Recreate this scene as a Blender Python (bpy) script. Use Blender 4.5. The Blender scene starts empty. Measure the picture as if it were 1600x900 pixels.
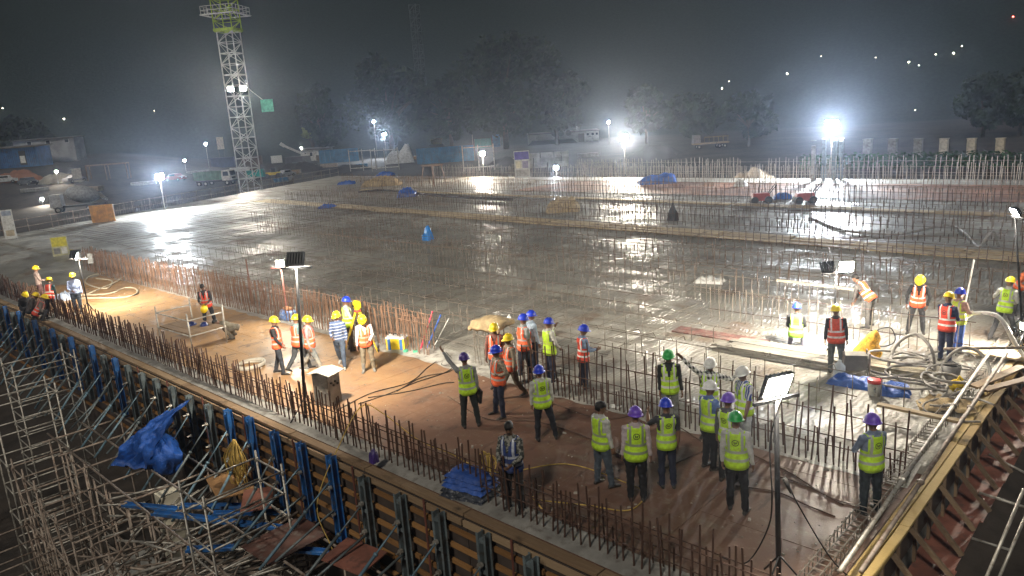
import bpy, bmesh, math, random
import numpy as np
from mathutils import Vector, Matrix, noise
random.seed(7)
SC = bpy.context.scene
COL = SC.collection
R = math.radians
# ------------------------------------------------------------------ camera
FPX = 1155.0; PITCH = R(13); ROLL = R(4); CAMH = 6.9; YAW = R(46)
_fw = Vector((-math.cos(YAW), math.sin(YAW), 0)); _rt = Vector((math.sin(YAW), math.cos(YAW), 0)); _up = Vector((0, 0, 1))
CF = _fw * math.cos(PITCH) - _up * math.sin(PITCH)
_u = _up * math.cos(PITCH) + _fw * math.sin(PITCH)
CR = _rt * math.cos(ROLL) - _u * math.sin(ROLL)
CU = _rt * math.sin(ROLL) + _u * math.cos(ROLL)
CAMLOC = Vector((0, 0, CAMH))
cam = bpy.data.cameras.new('camera'); cam.sensor_width = 36; cam.lens = FPX / 1600 * 36
cam.clip_start = 0.1; cam.clip_end = 3000
camo = bpy.data.objects.new('camera', cam); COL.objects.link(camo)
camo.matrix_world = Matrix(((CR.x, CU.x, -CF.x, 0), (CR.y, CU.y, -CF.y, 0), (CR.z, CU.z, -CF.z, CAMH), (0, 0, 0, 1)))
SC.camera = camo
# ------------------------------------------------------------------ sky, added warm fill sun, exposure
SUN_EL, SUN_AZ = R(38), R(200)
w = bpy.data.worlds.new('World'); SC.world = w; w.use_nodes = True
wn = w.node_tree.nodes; wl = w.node_tree.links
sky = wn.new('ShaderNodeTexSky'); sky.sky_type = 'NISHITA'; sky.sun_disc = False
sky.sun_elevation = R(4); sky.sun_rotation = R(200); sky.air_density = 1.0; sky.dust_density = 3.0
skymix = wn.new('ShaderNodeMixRGB'); skymix.inputs[0].default_value = 0.97
skymix.inputs[2].default_value = (0.62, 0.80, 1.08, 1)
wl.new(sky.outputs[0], skymix.inputs[1])
bg = wn['Background']; wl.new(skymix.outputs[0], bg.inputs['Color']); bg.inputs['Strength'].default_value = 0.012
sun = bpy.data.lights.new('fill_sun', 'SUN'); sun.energy = 0.55; sun.angle = R(6); sun.color = (1.0, 0.92, 0.78)  # fill sun added to brighten things from behind the camera
suno = bpy.data.objects.new('fill_sun', sun); COL.objects.link(suno)
suno.rotation_euler = (R(48), 0, R(20))
vs = SC.view_settings; vs.view_transform = 'Standard'; vs.look = 'None'; vs.exposure = 1.3; vs.gamma = 1.0; vs.use_curve_mapping = False
SC.cycles.max_bounces = 5; SC.cycles.diffuse_bounces = 2; SC.cycles.glossy_bounces = 3; SC.cycles.transmission_bounces = 2
SC.cycles.volume_bounces = 0; SC.cycles.sample_clamp_indirect = 4.0; SC.cycles.caustics_reflective = False; SC.cycles.caustics_refractive = False
SC.cycles.use_denoising = True
# ------------------------------------------------------------------ helpers
def ray(px, py): return CF * FPX + CR * (px - 800) - CU * (py - 450)
def P(px, py, z=0.0):
    """the point of the level z that the photograph shows at a pixel"""
    d = ray(px, py); return CAMLOC + d * ((z - CAMH) / d.z)
def height_at(b, py):
    """height above point b at which the pixel row py is reached"""
    lo, hi = 0.0, 60.0
    for _ in range(40):
        m = (lo + hi) / 2; v = b + Vector((0, 0, m)) - CAMLOC
        y = 450 - FPX * v.dot(CU) / v.dot(CF)
        if y > py: lo = m
        else: hi = m
    return lo

class NX:
    """shader maths by operators"""
    def __init__(s, nt, sock): s.nt = nt; s.s = sock
    def _m(s, op, *o):
        n = s.nt.nodes.new('ShaderNodeMath'); n.operation = op
        for k, v in enumerate((s,) + o):
            if isinstance(v, NX): s.nt.links.new(v.s, n.inputs[k])
            else: n.inputs[k].default_value = v
        return NX(s.nt, n.outputs[0])
    def __add__(s, o): return s._m('ADD', o)
    def __sub__(s, o): return s._m('SUBTRACT', o)
    def __mul__(s, o): return s._m('MULTIPLY', o)
    def __truediv__(s, o): return s._m('DIVIDE', o)
    def gt(s, o): return s._m('GREATER_THAN', o)
    def lt(s, o): return s._m('LESS_THAN', o)
    def abs(s): return s._m('ABSOLUTE')
    def mx(s, o): return s._m('MAXIMUM', o)
    def mn(s, o): return s._m('MINIMUM', o)
    def pw(s, o): return s._m('POWER', o)
    def fr(s): return s._m('FRACT')
    def near(s, c, hw): return (s - c).abs().lt(hw)
    def ramp(s, a, b):
        n = s.nt.nodes.new('ShaderNodeMapRange'); n.interpolation_type = 'SMOOTHSTEP'
        s.nt.links.new(s.s, n.inputs[0]); n.inputs[1].default_value = a; n.inputs[2].default_value = b
        return NX(s.nt, n.outputs[0])

def newmat(name):
    m = bpy.data.materials.new(name); m.use_nodes = True
    nt = m.node_tree; b = nt.nodes['Principled BSDF']
    return m, nt, b
def coords(nt, kind='Object', attr=None):
    if attr:
        n = nt.nodes.new('ShaderNodeAttribute'); n.attribute_name = attr; s = n.outputs['Vector']
    elif kind == 'World':
        n = nt.nodes.new('ShaderNodeNewGeometry'); s = n.outputs['Position']
    else:
        n = nt.nodes.new('ShaderNodeTexCoord'); s = n.outputs[kind]
    return s
def sep(nt, s):
    n = nt.nodes.new('ShaderNodeSeparateXYZ'); nt.links.new(s, n.inputs[0])
    return NX(nt, n.outputs[0]), NX(nt, n.outputs[1]), NX(nt, n.outputs[2])
def nz(nt, s, scale, detail=4, rough=0.55, stretch=None):
    if stretch:
        mp = nt.nodes.new('ShaderNodeMapping'); nt.links.new(s, mp.inputs[0]); mp.inputs['Scale'].default_value = stretch; s = mp.outputs[0]
    n = nt.nodes.new('ShaderNodeTexNoise'); nt.links.new(s, n.inputs['Vector'])
    n.inputs['Scale'].default_value = scale; n.inputs['Detail'].default_value = detail; n.inputs['Roughness'].default_value = rough
    return NX(nt, n.outputs['Fac'])
def mixc(nt, fac, a, b):
    n = nt.nodes.new('ShaderNodeMixRGB')
    if isinstance(fac, NX): nt.links.new(fac.s, n.inputs[0])
    else: n.inputs[0].default_value = fac
    for k, v in ((1, a), (2, b)):
        if isinstance(v, (tuple, list)): n.inputs[k].default_value = (*v[:3], 1)
        else: nt.links.new(v, n.inputs[k])
    return n.outputs[0]
def bump(nt, b, h, strength=0.3, dist=0.02):
    n = nt.nodes.new('ShaderNodeBump'); n.inputs['Strength'].default_value = strength; n.inputs['Distance'].default_value = dist
    nt.links.new(h.s, n.inputs['Height']); nt.links.new(n.outputs[0], b.inputs['Normal'])
_mc = {}
def mat(color, rough=0.6, metal=0.0, var=0.25, scale=3.0, dirt=None, dirtamt=0.4, bmp=0.0, name=None):
    """plain surface: colour with uneven tone, grime and fine relief"""
    key = (tuple(color), rough, metal, var, scale, dirt, dirtamt, bmp)
    if key in _mc: return _mc[key]
    m, nt, b = newmat(name or 'surface'); c = coords(nt, 'Object')
    n1 = nz(nt, c, scale, 5)
    lo = tuple(max(0, v * (1 - var)) for v in color); hi = tuple(min(1, v * (1 + var)) for v in color)
    col = mixc(nt, n1.ramp(0.3, 0.7), lo, hi)
    if dirt: col = mixc(nt, nz(nt, c, scale * 2.7, 6, 0.65).ramp(0.62 - dirtamt * 0.3, 0.75), col, dirt)
    nt.links.new(col, b.inputs['Base Color']); b.inputs['Metallic'].default_value = metal
    nt.links.new((n1 * 0.25 + (rough - 0.12)).s, b.inputs['Roughness'])
    if bmp: bump(nt, b, nz(nt, c, scale * 8, 4), bmp, 0.01)
    _mc[key] = m; return m
def emis(color, strength, name='lamp_glow'):
    m, nt, b = newmat(name); b.inputs['Base Color'].default_value = (0.8, 0.8, 0.8, 1)
    b.inputs['Emission Color'].default_value = (*color, 1); b.inputs['Emission Strength'].default_value = strength
    return m

class MB:
    def __init__(s): s.v = []; s.f = []; s.m = []; s.mi = 0
    def add(s, vs, fs):
        o = len(s.v); s.v += [tuple(v) for v in vs]; s.f += [tuple(o + i for i in f) for f in fs]; s.m += [s.mi] * len(fs); return s
    def box(s, c, d, rot=None, taper=1.0):
        c = Vector(c); x, y, z = d[0] / 2, d[1] / 2, d[2] / 2; t = taper
        vs = [Vector(q) for q in ((-x, -y, -z), (x, -y, -z), (x, y, -z), (-x, y, -z), (-x * t, -y * t, z), (x * t, -y * t, z), (x * t, y * t, z), (-x * t, y * t, z))]
        if rot is not None: vs = [rot @ q for q in vs]
        return s.add([q + c for q in vs], [(0, 3, 2, 1), (4, 5, 6, 7), (0, 1, 5, 4), (1, 2, 6, 5), (2, 3, 7, 6), (3, 0, 4, 7)])
    def beam(s, a, b, wd, ht, roll=0.0):
        a = Vector(a); b = Vector(b); d = b - a; q = d.to_track_quat('Y', 'Z').to_matrix() @ Matrix.Rotation(roll, 3, 'Y')
        return s.box((a + b) / 2, (wd, d.length, ht), q)
    def tube(s, pts, r, n=6, caps=True, flat=1.0):
        pts = [Vector(p) for p in pts]; rs = r if isinstance(r, (list, tuple)) else [r] * len(pts); vs = []; fs = []; up = None
        for i, p in enumerate(pts):
            t = (pts[min(i + 1, len(pts) - 1)] - pts[max(i - 1, 0)])
            t = t.normalized() if t.length > 1e-9 else Vector((0, 0, 1))
            if up is None:
                up = Vector((0, 0, 1)) if abs(t.z) < 0.9 else Vector((0, 1, 0))
            a = t.cross(up); a = a.normalized() if a.length > 1e-6 else t.orthogonal().normalized(); b2 = a.cross(t); up = b2
            for k in range(n):
                g = 2 * math.pi * k / n; vs.append(p + (a * math.cos(g) + b2 * math.sin(g) * flat) * rs[i])
        for i in range(len(pts) - 1):
            for k in range(n): fs.append((i * n + k, i * n + (k + 1) % n, (i + 1) * n + (k + 1) % n, (i + 1) * n + k))
        if caps: fs += [tuple(range(n - 1, -1, -1)), tuple((len(pts) - 1) * n + k for k in range(n))]
        return s.add(vs, fs)
    def cyl(s, a, b, r, n=8, r2=None): return s.tube([a, b], [r, r if r2 is None else r2], n)
    def rings(s, rings, caps=True):
        n = len(rings[0]); vs = [v for r in rings for v in r]; fs = []
        for i in range(len(rings) - 1):
            for k in range(n): fs.append((i * n + k, i * n + (k + 1) % n, (i + 1) * n + (k + 1) % n, (i + 1) * n + k))
        if caps: fs += [tuple(range(n - 1, -1, -1)), tuple((len(rings) - 1) * n + k for k in range(n))]
        return s.add(vs, fs)
    def lathe(s, prof, n=12, c=(0, 0, 0), caps=True):
        c = Vector(c); return s.rings([[c + Vector((r * math.cos(2 * math.pi * k / n), r * math.sin(2 * math.pi * k / n), z)) for k in range(n)] for r, z in prof], caps)
    def ball(s, c, r, n=10, m=6):
        c = Vector(c); r = Vector((r, r, r)) if not isinstance(r, (tuple, Vector)) else Vector(r)
        return s.rings([[c + Vector((r.x * math.sin(t) * math.cos(2 * math.pi * k / n), r.y * math.sin(t) * math.sin(2 * math.pi * k / n), -r.z * math.cos(t))) for k in range(n)] for t in [0.02 + (math.pi - 0.04) * i / m for i in range(m + 1)]])
    def mesh(s, name, mats, smooth=False):
        me = bpy.data.meshes.new(name); me.from_pydata(s.v, [], s.f)
        for m in (mats if isinstance(mats, (list, tuple)) else [mats]): me.materials.append(m)
        me.polygons.foreach_set('material_index', s.m)
        if smooth: me.polygons.foreach_set('use_smooth', [True] * len(s.f))
        me.update(); return me
    def build(s, name, mats, parent=None, smooth=False, loc=None):
        return link(name, s.mesh(name, mats, smooth), parent, loc)
def link(name, me, parent=None, loc=None, rot=None, scale=None):
    o = bpy.data.objects.new(name, me); COL.objects.link(o)
    if parent is not None: o.parent = parent
    if loc is not None: o.location = loc
    if rot is not None: o.rotation_euler = rot
    if scale is not None: o.scale = scale
    return o
def tag(o, label=None, cat=None, group=None, kind=None):
    if label: o['label'] = label
    if cat: o['category'] = cat
    if group: o['group'] = group
    if kind: o['kind'] = kind
    return o
def thing(name, label, cat, loc=(0, 0, 0), rz=0.0, group=None):
    o = link(name, None, None, loc, (0, 0, rz)); return tag(o, label, cat, group)
def lumpy(nu, nv, fn):
    """closed-sheet helper: grid mesh from fn(u,v)"""
    mb = MB(); vs = [fn(i / nu, j / nv) for j in range(nv + 1) for i in range(nu + 1)]
    mb.add(vs, [(j * (nu + 1) + i, j * (nu + 1) + i + 1, (j + 1) * (nu + 1) + i + 1, (j + 1) * (nu + 1) + i) for j in range(nv) for i in range(nu)])
    return mb
def n3(x, y, z=0.0): return noise.noise(Vector((x, y, z)))
def curve_pts(ctrl, n=10):
    """Catmull-Rom through control points"""
    c = [Vector(p) for p in ctrl]; c = [c[0] * 2 - c[1]] + c + [c[-1] * 2 - c[-2]]; out = []
    for i in range(1, len(c) - 2):
        for k in range(n):
            t = k / n; a, b, d, e = c[i - 1], c[i], c[i + 1], c[i + 2]
            out.append(0.5 * ((2 * b) + (d - a) * t + (2 * a - 5 * b + 4 * d - e) * t * t + (3 * b - a - 3 * d + e) * t ** 3))
    out.append(c[-2]); return out

# ------------------------------------------------------------------ materials
def mat_slab():
    m, nt, b = newmat('wet_concrete'); c = coords(nt, 'World')
    big = nz(nt, c, 0.16, 4); mid = nz(nt, c, 0.9, 5, 0.6); fine = nz(nt, c, 9, 4)
    streak = nz(nt, c, 0.5, 5, 0.65, (0.6, 1.5, 1))
    col = mixc(nt, (mid * 0.6 + streak * 0.4).ramp(0.35, 0.65), (0.22, 0.207, 0.18), (0.42, 0.40, 0.345))
    col = mixc(nt, nz(nt, c, 0.42, 5, 0.62).ramp(0.54, 0.66), col, (0.20, 0.145, 0.105))
    wet = (big * 0.45 + streak * 0.35 + nz(nt, c, 1.6, 6, 0.7) * 0.2).ramp(0.455, 0.51)
    col = mixc(nt, wet * 0.4, col, (0.15, 0.14, 0.12))
    nt.links.new(col, b.inputs['Base Color'])
    nt.links.new((wet * -0.40 + 0.66 + fine * 0.14 + nz(nt, c, 5, 4, 0.7) * 0.12).s, b.inputs['Roughness'])
    w2 = nt.nodes.new('ShaderNodeTexWave'); w2.inputs['Scale'].default_value = 2.2; w2.inputs['Distortion'].default_value = 9; w2.inputs['Detail'].default_value = 2
    nt.links.new(c, w2.inputs['Vector'])
    h = nz(nt, c, 3.2, 5, 0.6) * 1.0 + NX(nt, w2.outputs['Fac']) * 0.35 + mid * 0.8
    bump(nt, b, h, 0.7, 0.05); return m
def mat_ply():
    m, nt, b = newmat('oiled_red_ply'); c = coords(nt, 'World')
    n1 = nz(nt, c, 0.55, 5, 0.6); n2 = nz(nt, c, 2.8, 5, 0.65); n4 = nz(nt, c, 1.0, 4, 0.6, (0.4, 3.0, 1))
    x, y, z = sep(nt, c)
    # paler sandy tone towards the far left, darker oiled red ply near the corner
    f = (x * -0.09 + n1 * 1.1 - 1.55).ramp(0.0, 1.0)
    col = mixc(nt, f, (0.165, 0.09, 0.062), (0.36, 0.215, 0.10))
    col = mixc(nt, (n2 * 0.5 + n4 * 0.5).ramp(0.5, 0.68), col, (0.20, 0.15, 0.11))
    col = mixc(nt, nz(nt, c, 1.7, 6, 0.7).ramp(0.60, 0.74), col, (0.07, 0.042, 0.03))
    col = mixc(nt, nz(nt, c, 6.5, 6, 0.75).ramp(0.55, 0.68) * 0.7, col, (0.26, 0.20, 0.15))
    col = mixc(nt, nz(nt, c, 0.8, 6, 0.72, (3.2, 0.7, 1)).ramp(0.56, 0.64) * 0.6, col, (0.06, 0.038, 0.03))
    nt.links.new(col, b.inputs['Base Color'])
    nt.links.new((n1.ramp(0.4, 0.7) * -0.28 + 0.62).s, b.inputs['Roughness'])
    bump(nt, b, n2 + nz(nt, c, 14, 3) * 0.4, 0.25, 0.012); return m
def mat_wood(col, col2, rough=0.75):
    m, nt, b = newmat('sawn_timber'); c = coords(nt, 'Object')
    oi = nt.nodes.new('ShaderNodeObjectInfo'); rnd = NX(nt, oi.outputs['Random'])
    g = nz(nt, c, 3.0, 6, 0.6, (0.6, 9, 9)); s = nz(nt, c, 1.6, 5, 0.6)
    cc = mixc(nt, (g * 0.6 + rnd * 0.4).ramp(0.3, 0.7), col, col2)
    cc = mixc(nt, s.ramp(0.55, 0.72), cc, tuple(v * 0.35 for v in col))
    nt.links.new(cc, b.inputs['Base Color']); b.inputs['Roughness'].default_value = rough
    bump(nt, b, g, 0.3, 0.006); return m
def mat_tarp(col):
    m, nt, b = newmat('woven_tarpaulin'); c = coords(nt, 'Object')
    nt.links.new(mixc(nt, nz(nt, c, 3, 5).ramp(0.3, 0.7), tuple(v * 0.75 for v in col), tuple(min(1, v * 1.3) for v in col)), b.inputs['Base Color'])
    nt.links.new((nz(nt, c, 4, 4) * 0.4 + 0.22).s, b.inputs['Roughness'])
    bump(nt, b, nz(nt, c, 6, 7, 0.68), 0.9, 0.05); return m
M_SLAB = mat_slab(); M_PLY = mat_ply()
M_TIMBER = mat_wood((0.20, 0.13, 0.075), (0.34, 0.24, 0.145)); M_YTIMBER = mat_wood((0.36, 0.24, 0.085), (0.50, 0.36, 0.14))
M_HBEAM = mat_wood((0.20, 0.10, 0.036), (0.34, 0.175, 0.062), 0.7); M_STRUT = mat_wood((0.16, 0.11, 0.07), (0.27, 0.19, 0.12))
M_BAR = mat((0.085, 0.045, 0.032), 0.72, 0.25, 0.45, 5); M_BARL = mat((0.235, 0.14, 0.092), 0.75, 0.15, 0.4, 4)  # M_BARL: rusty bars with lamplight put into a paler tan colour
M_BARG = mat((0.21, 0.18, 0.15), 0.7, 0.2, 0.4, 4); M_BARP = mat((0.36, 0.31, 0.26), 0.75, 0.1, 0.3, 4); M_BARB = mat((0.15, 0.105, 0.078), 0.75, 0.15, 0.4, 4)
M_GALV = mat((0.44, 0.42, 0.38), 0.5, 0.55, 0.3, 4, (0.2, 0.15, 0.1), 0.5)
M_PIPE = mat((0.30, 0.25, 0.21), 0.6, 0.35, 0.35, 3, (0.16, 0.09, 0.06), 0.6)
M_BLUE = mat((0.025, 0.13, 0.38), 0.45, 0.0, 0.35, 2.5, (0.12, 0.11, 0.1), 0.5); M_TEAL = mat((0.16, 0.20, 0.215), 0.5, 0.3, 0.3, 3, (0.10, 0.07, 0.05), 0.5)
M_PROP = mat((0.14, 0.24, 0.31), 0.5, 0.2, 0.3, 3, (0.13, 0.1, 0.08), 0.5)
M_BLACK = mat((0.012, 0.012, 0.013), 0.45, 0.2, 0.3, 4); M_DARK = mat((0.035, 0.034, 0.034), 0.6)
M_CONC = mat((0.26, 0.25, 0.23), 0.85, 0, 0.3, 1.5, (0.12, 0.1, 0.085), 0.5, 0.4)
M_TARP = mat_tarp((0.018, 0.085, 0.36)); M_WHITE = mat((0.7, 0.7, 0.68), 0.5, 0, 0.15, 3, (0.35, 0.32, 0.28), 0.4)
M_RPLY = mat((0.26, 0.105, 0.075), 0.55, 0, 0.3, 1.6, (0.10, 0.06, 0.05), 0.5, 0.2)
M_SOIL = mat((0.05, 0.042, 0.036), 0.9, 0, 0.4, 0.12, (0.04, 0.033, 0.03), 0.5, 0.6)
M_BURLAP = mat((0.36, 0.27, 0.15), 0.95, 0, 0.3, 4, (0.2, 0.14, 0.08), 0.4, 0.8)
M_HOSE = mat((0.27, 0.255, 0.235), 0.7, 0, 0.3, 3, (0.13, 0.11, 0.1), 0.5); M_HOSET = mat((0.52, 0.46, 0.35), 0.7, 0, 0.25, 3)
M_ROPE = mat((0.50, 0.34, 0.09), 0.85, 0, 0.3, 8); M_CABLE = mat((0.02, 0.018, 0.017), 0.5)
M_CORR = mat((0.045, 0.16, 0.30), 0.5, 0.1, 0.3, 0.6, (0.10, 0.09, 0.08), 0.4)

# ------------------------------------------------------------------ the ground, the deck and the slab
SLABZ = 0.12
def ground_z(x, y):
    near = 1 / (1 + math.exp((y - 20) / 3.0)) if x > -60 else 1 / (1 + math.exp((y - 2) / 5.0))
    right = 1 / (1 + math.exp(-(x + 2) / 2.0))
    k = max(near, right); dist = math.hypot(x, y)
    far = max(0.0, dist - 280 - 22 * n3(x * 0.009, y * 0.009, 1)) * 0.62
    far = min(far, 92) * (0.9 + 0.25 * n3(x * 0.006, y * 0.006, 3)) + (2.2 * n3(x * 0.03, y * 0.03, 5) if dist > 290 else 0)
    dp = x * _fw.x + y * _fw.y; u = (x * _rt.x + y * _rt.y) / max(1.0, dp)
    lf = min(1.0, max(0.0, (-0.30 - u) / 0.22)) if dp > 20 else 0.0; st = min(1.0, max(0.0, (dist - 135) / 75)); far += 7.5 * lf * st * st * (3 - 2 * st)
    return -3.0 * (1 - k) - 8.2 * k + 0.35 * n3(x * 0.08, y * 0.08) + far
xs = [-620 + 10 * i for i in range(52)] + [-100 + 2 * i for i in range(61)] + [30 + 15 * i for i in range(8)]
ys = [-60 + 8 * i for i in range(8)] + [4 + 2 * i for i in range(50)] + [110 + 12 * i for i in range(44)]
g = MB(); g.add([(x, y, ground_z(x, y)) for y in ys for x in xs], [(j * len(xs) + i, j * len(xs) + i + 1, (j + 1) * len(xs) + i + 1, (j + 1) * len(xs) + i) for j in range(len(ys) - 1) for i in range(len(xs) - 1)])
def mat_ground():
    m, nt, b = newmat('bare_soil_and_scrub'); c = coords(nt, 'World'); x, y, z = sep(nt, c); n1 = nz(nt, c, 0.12, 5); n2 = nz(nt, c, 0.9, 5, 0.6)
    soil = mixc(nt, (n1 * 0.5 + n2 * 0.5).ramp(0.35, 0.65), (0.032, 0.027, 0.024), (0.075, 0.06, 0.05))
    far = (x * x + y * y).pw(0.5).ramp(235, 300)
    nt.links.new(mixc(nt, far, soil, mixc(nt, n2.ramp(0.35, 0.65), (0.010, 0.020, 0.018), (0.022, 0.038, 0.034))), b.inputs['Base Color']); b.inputs['Roughness'].default_value = 0.95
    bump(nt, b, n2, 0.6, 0.2); return m
tag(g.build('ground', mat_ground(), smooth=True), kind='structure')
# pale blinding concrete floor below, on the left
lf = MB(); lf.box((-21, 5.5, -7.75), (13, 4.6, 0.25)); tag(lf.build('lower_floor', mat((0.50, 0.49, 0.46), 0.8, 0, 0.25, 0.8, (0.25, 0.22, 0.19), 0.5)), kind='structure')

# slab block under everything (edges visible from the sides)
XR, YN, XL = -3.25, 8.1, -47.5
# outline of the slab: right edge x=XR, near edge y=13.9, slanting far-left edge
FL0 = P(0, 372); FL1 = P(600, 263); YFAR = 63.0
def far_left_x(y): return FL0.x + (FL1.x - FL0.x) * (y - FL0.y) / (FL1.y - FL0.y)
sb = MB()
NXs, NYs = 120, 90
def slabpt(i, j):
    y = 13.9 + (YFAR - 13.9) * (j / NYs) ** 1.35; x0 = far_left_x(y)
    t = (i / NXs) ** 0.8; x = x0 + (XR - 0.05 - x0) * t
    z = SLABZ + 0.025 * n3(x * 0.35, y * 0.35) + 0.012 * n3(x * 1.3, y * 1.3)
    if j == 0: y += 0.18 * n3(x * 0.9, 4.0); z = 0.02
    if j == 1: y += 0.10 * n3(x * 0.9, 4.0); z -= 0.02
    return (x, y, z)
sb.add([slabpt(i, j) for j in range(NYs + 1) for i in range(NXs + 1)], [(j * (NXs + 1) + i, j * (NXs + 1) + i + 1, (j + 1) * (NXs + 1) + i + 1, (j + 1) * (NXs + 1) + i) for j in range(NYs) for i in range(NXs)])
# skirt down the outer edges
tag(sb.build('slab_surface', M_SLAB, smooth=True), kind='structure')
under = MB()
pl = [(XR - 0.06, YN + 0.1), (XR - 0.06, YFAR - 0.1), (far_left_x(YFAR) + 0.1, YFAR - 0.1), (far_left_x(YN) + 0.1, YN + 0.1)]
under.rings([[Vector((x, y, -3.2)) for x, y in pl], [Vector((x, y, -0.03)) for x, y in pl]]); tag(under.build('slab_underside', M_CONC), kind='structure')
# the poured left end of the pour strip
pe = lumpy(40, 14, lambda u, v: Vector((far_left_x(8) + 1 + (XL + 4.5 + 2.2 * n3(v * 5, 1.0) - far_left_x(8) - 1) * u, 8.2 + 5.9 * v, 0.055 + 0.02 * n3(u * 12, v * 6) - (0.06 if u > 0.97 else 0))))
tag(pe.build('poured_strip', M_SLAB, smooth=True), kind='structure')
# red shuttering ply: sheets laid on the deck
deck = tag(link('deck', None), kind='structure')
rnd = random.Random(3)
for i in range(17):
    for j in range(5):
        x1 = XR - 0.1 - i * 2.6; x0 = x1 - 2.594; y0 = YN + 0.02 + j * 1.17; y1 = y0 + 1.166
        q = MB(); z = 0.0 + rnd.uniform(-0.004, 0.005); q.box(((x0 + x1) / 2, (y0 + y1) / 2, z - 0.012), (x1 - x0, y1 - y0, 0.024), Matrix.Rotation(rnd.uniform(-0.0012, 0.0012), 3, 'X'))
        q.build('ply_sheet', M_PLY, deck)
# concrete kerb that carries the outer bars, with splashes
kb = lumpy(160, 6, lambda u, v: Vector((XR - 0.1 + (far_left_x(9) + 3 - XR) * u, YN + 0.01 + 0.62 * v + 0.07 * n3(u * 60, 2.0) * (v > 0.9), 0.012 + 0.06 * math.sin(math.pi * min(1, v * 1.02)) * (0.7 + 0.6 * n3(u * 90, v * 3)))))
tag(kb.build('concrete_kerb', M_CONC, smooth=True), kind='structure')
# rough splash bank along the slab edge
for x0_, x1_, nm in ((-47, -3.4, 'concrete_splash'),):
    k2 = lumpy(200, 5, lambda u, v: Vector((x1_ + (x0_ - x1_) * u, 13.25 + 0.85 * v - 0.25 * abs(n3(u * 45, 7.0)) * (1 - v), 0.008 + 0.125 * v ** 1.3 + 0.03 * n3(u * 140, v * 5) * v)))
    tag(k2.build(nm, mat((0.36, 0.35, 0.32), 0.45, 0, 0.4, 1.6, (0.12, 0.10, 0.085), 0.5, 0.8), smooth=True), kind='structure')
# far strip of red ply beyond the slab beams
fr = lumpy(60, 10, lambda u, v: Vector((-48 + 43.5 * u, 50.6 + 8.6 * v, SLABZ + 0.045 + 0.01 * n3(u * 20, v * 9))))
tag(fr.build('far_deck', mat((0.23, 0.105, 0.06), 0.6, 0, 0.45, 0.35, (0.26, 0.22, 0.18), 0.5)), kind='structure')

# timber walkway boards across the slab
def walkway(y0, slope, n, x0, x1, wd, label, col):
    t = thing('timber_walkway', label, 'walkway', (0, 0, 0)); rr = random.Random(int(y0 * 10))
    x = x1
    me = {}
    while x > x0:
        L = rr.choice((3.6, 3.9, 4.2))
        for k in range(n):
            if rr.random() < 0.05: continue
            key = (L,)
            if key not in me:
                q = MB(); q.box((0, 0, 0), (L - 0.05, wd * 0.93, 0.05)); me[key] = q.mesh('plank', M_YT2)
            yy = y0 + slope * (x - x1) + (k - (n - 1) / 2) * wd
            link('plank', me[key], t, (x - L / 2 + rr.uniform(-0.1, 0.1), yy + rr.uniform(-0.03, 0.03), SLABZ + 0.06 + rr.uniform(-0.01, 0.03)), (rr.uniform(-0.03, 0.03), 0, math.atan(slope) + rr.uniform(-0.012, 0.012)))
        x -= L
M_YT2 = mat_wood((0.34, 0.25, 0.145), (0.50, 0.39, 0.235))
walkway(34.2, -0.062, 7, -72, -3.6, 0.26, 'wide tan timber walkway running across the middle of the wet slab', None)
walkway(45.3, -0.05, 4, -66, -3.6, 0.24, 'narrow timber walkway along the far side of the slab', None)

# ------------------------------------------------------------------ reinforcement
def bar_mesh(m, r=0.014, n=5):
    q = MB(); q.cyl((0, 0, 0), (0, 0, 1), r, n); return q.mesh('vertical_bar', m)
BAR_D = bar_mesh(M_BAR, 0.0165); BAR_L = bar_mesh(M_BARL, 0.0155); BAR_G = bar_mesh(M_BARG, 0.012)
def bar_row(label, x0, x1, yfn, sp, hfn, me, rails, m, z0=0.0, seed=1, lean=0.035, rail_r=0.011, group='rows of reinforcing bars', stuff=False):
    t = thing('rebar_row', label, 'rebar', ((x0 + x1) / 2, yfn((x0 + x1) / 2), z0), 0, None); ox, oy, oz = t.location
    rr = random.Random(seed); n = int(abs(x1 - x0) / sp); big = MB()
    for i in range(n):
        x = x0 + (x1 - x0) * (i + 0.5 + rr.uniform(-0.22, 0.22)) / n; h = hfn(rr, x); y = yfn(x) + rr.uniform(-0.03, 0.03)
        if h <= 0: continue
        ex, ey = rr.gauss(0, lean), rr.gauss(0, lean)
        if stuff:
            big.cyl((x - ox, y - oy, 0), (x - ox + ex * h, y - oy + ey * h, h), 0.011 + 0.00022 * y, 4)
        else:
            link('vertical_bar', me, t, (x - ox, y - oy, 0), (ey, ex, 0), (1, 1, h))
    if stuff and big.v: tag(big.build('vertical_bar', m, t), kind='stuff')
    for k, (zr, dy) in enumerate(rails):
        q = MB(); N = max(6, int(abs(x1 - x0) / 1.5))
        q.tube([(x0 + (x1 - x0) * i / N - ox, yfn(x0 + (x1 - x0) * i / N) + dy - oy + rr.uniform(-0.015, 0.015), zr + 0.03 * n3(i * 0.7, zr * 5, seed)) for i in range(N + 1)], rail_r, 5)
        q.build('horizontal_bar', m, t)
    return t
bar_row('dark rusty outer row of upright bars along the near edge of the deck', -46, -3.5, lambda x: 8.36, 0.165, lambda r, x: r.uniform(0.86, 1.2) if r.random() < 0.88 else r.uniform(0.3, 0.6), BAR_D, [(0.34, 0.02), (0.72, -0.02)], M_BAR, seed=2)
bar_row('inner row of dark upright bars behind the near outer row', -46, -3.5, lambda x: 8.66, 0.18, lambda r, x: (r.uniform(0.55, 1.0) if x < -9 else r.uniform(0.35, 0.8)), BAR_D, [(0.3, 0.02), (0.58, 0.0)], M_BAR, seed=3)
wall_y = lambda x: 13.55 + 0.012 * (x + 16)
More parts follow.
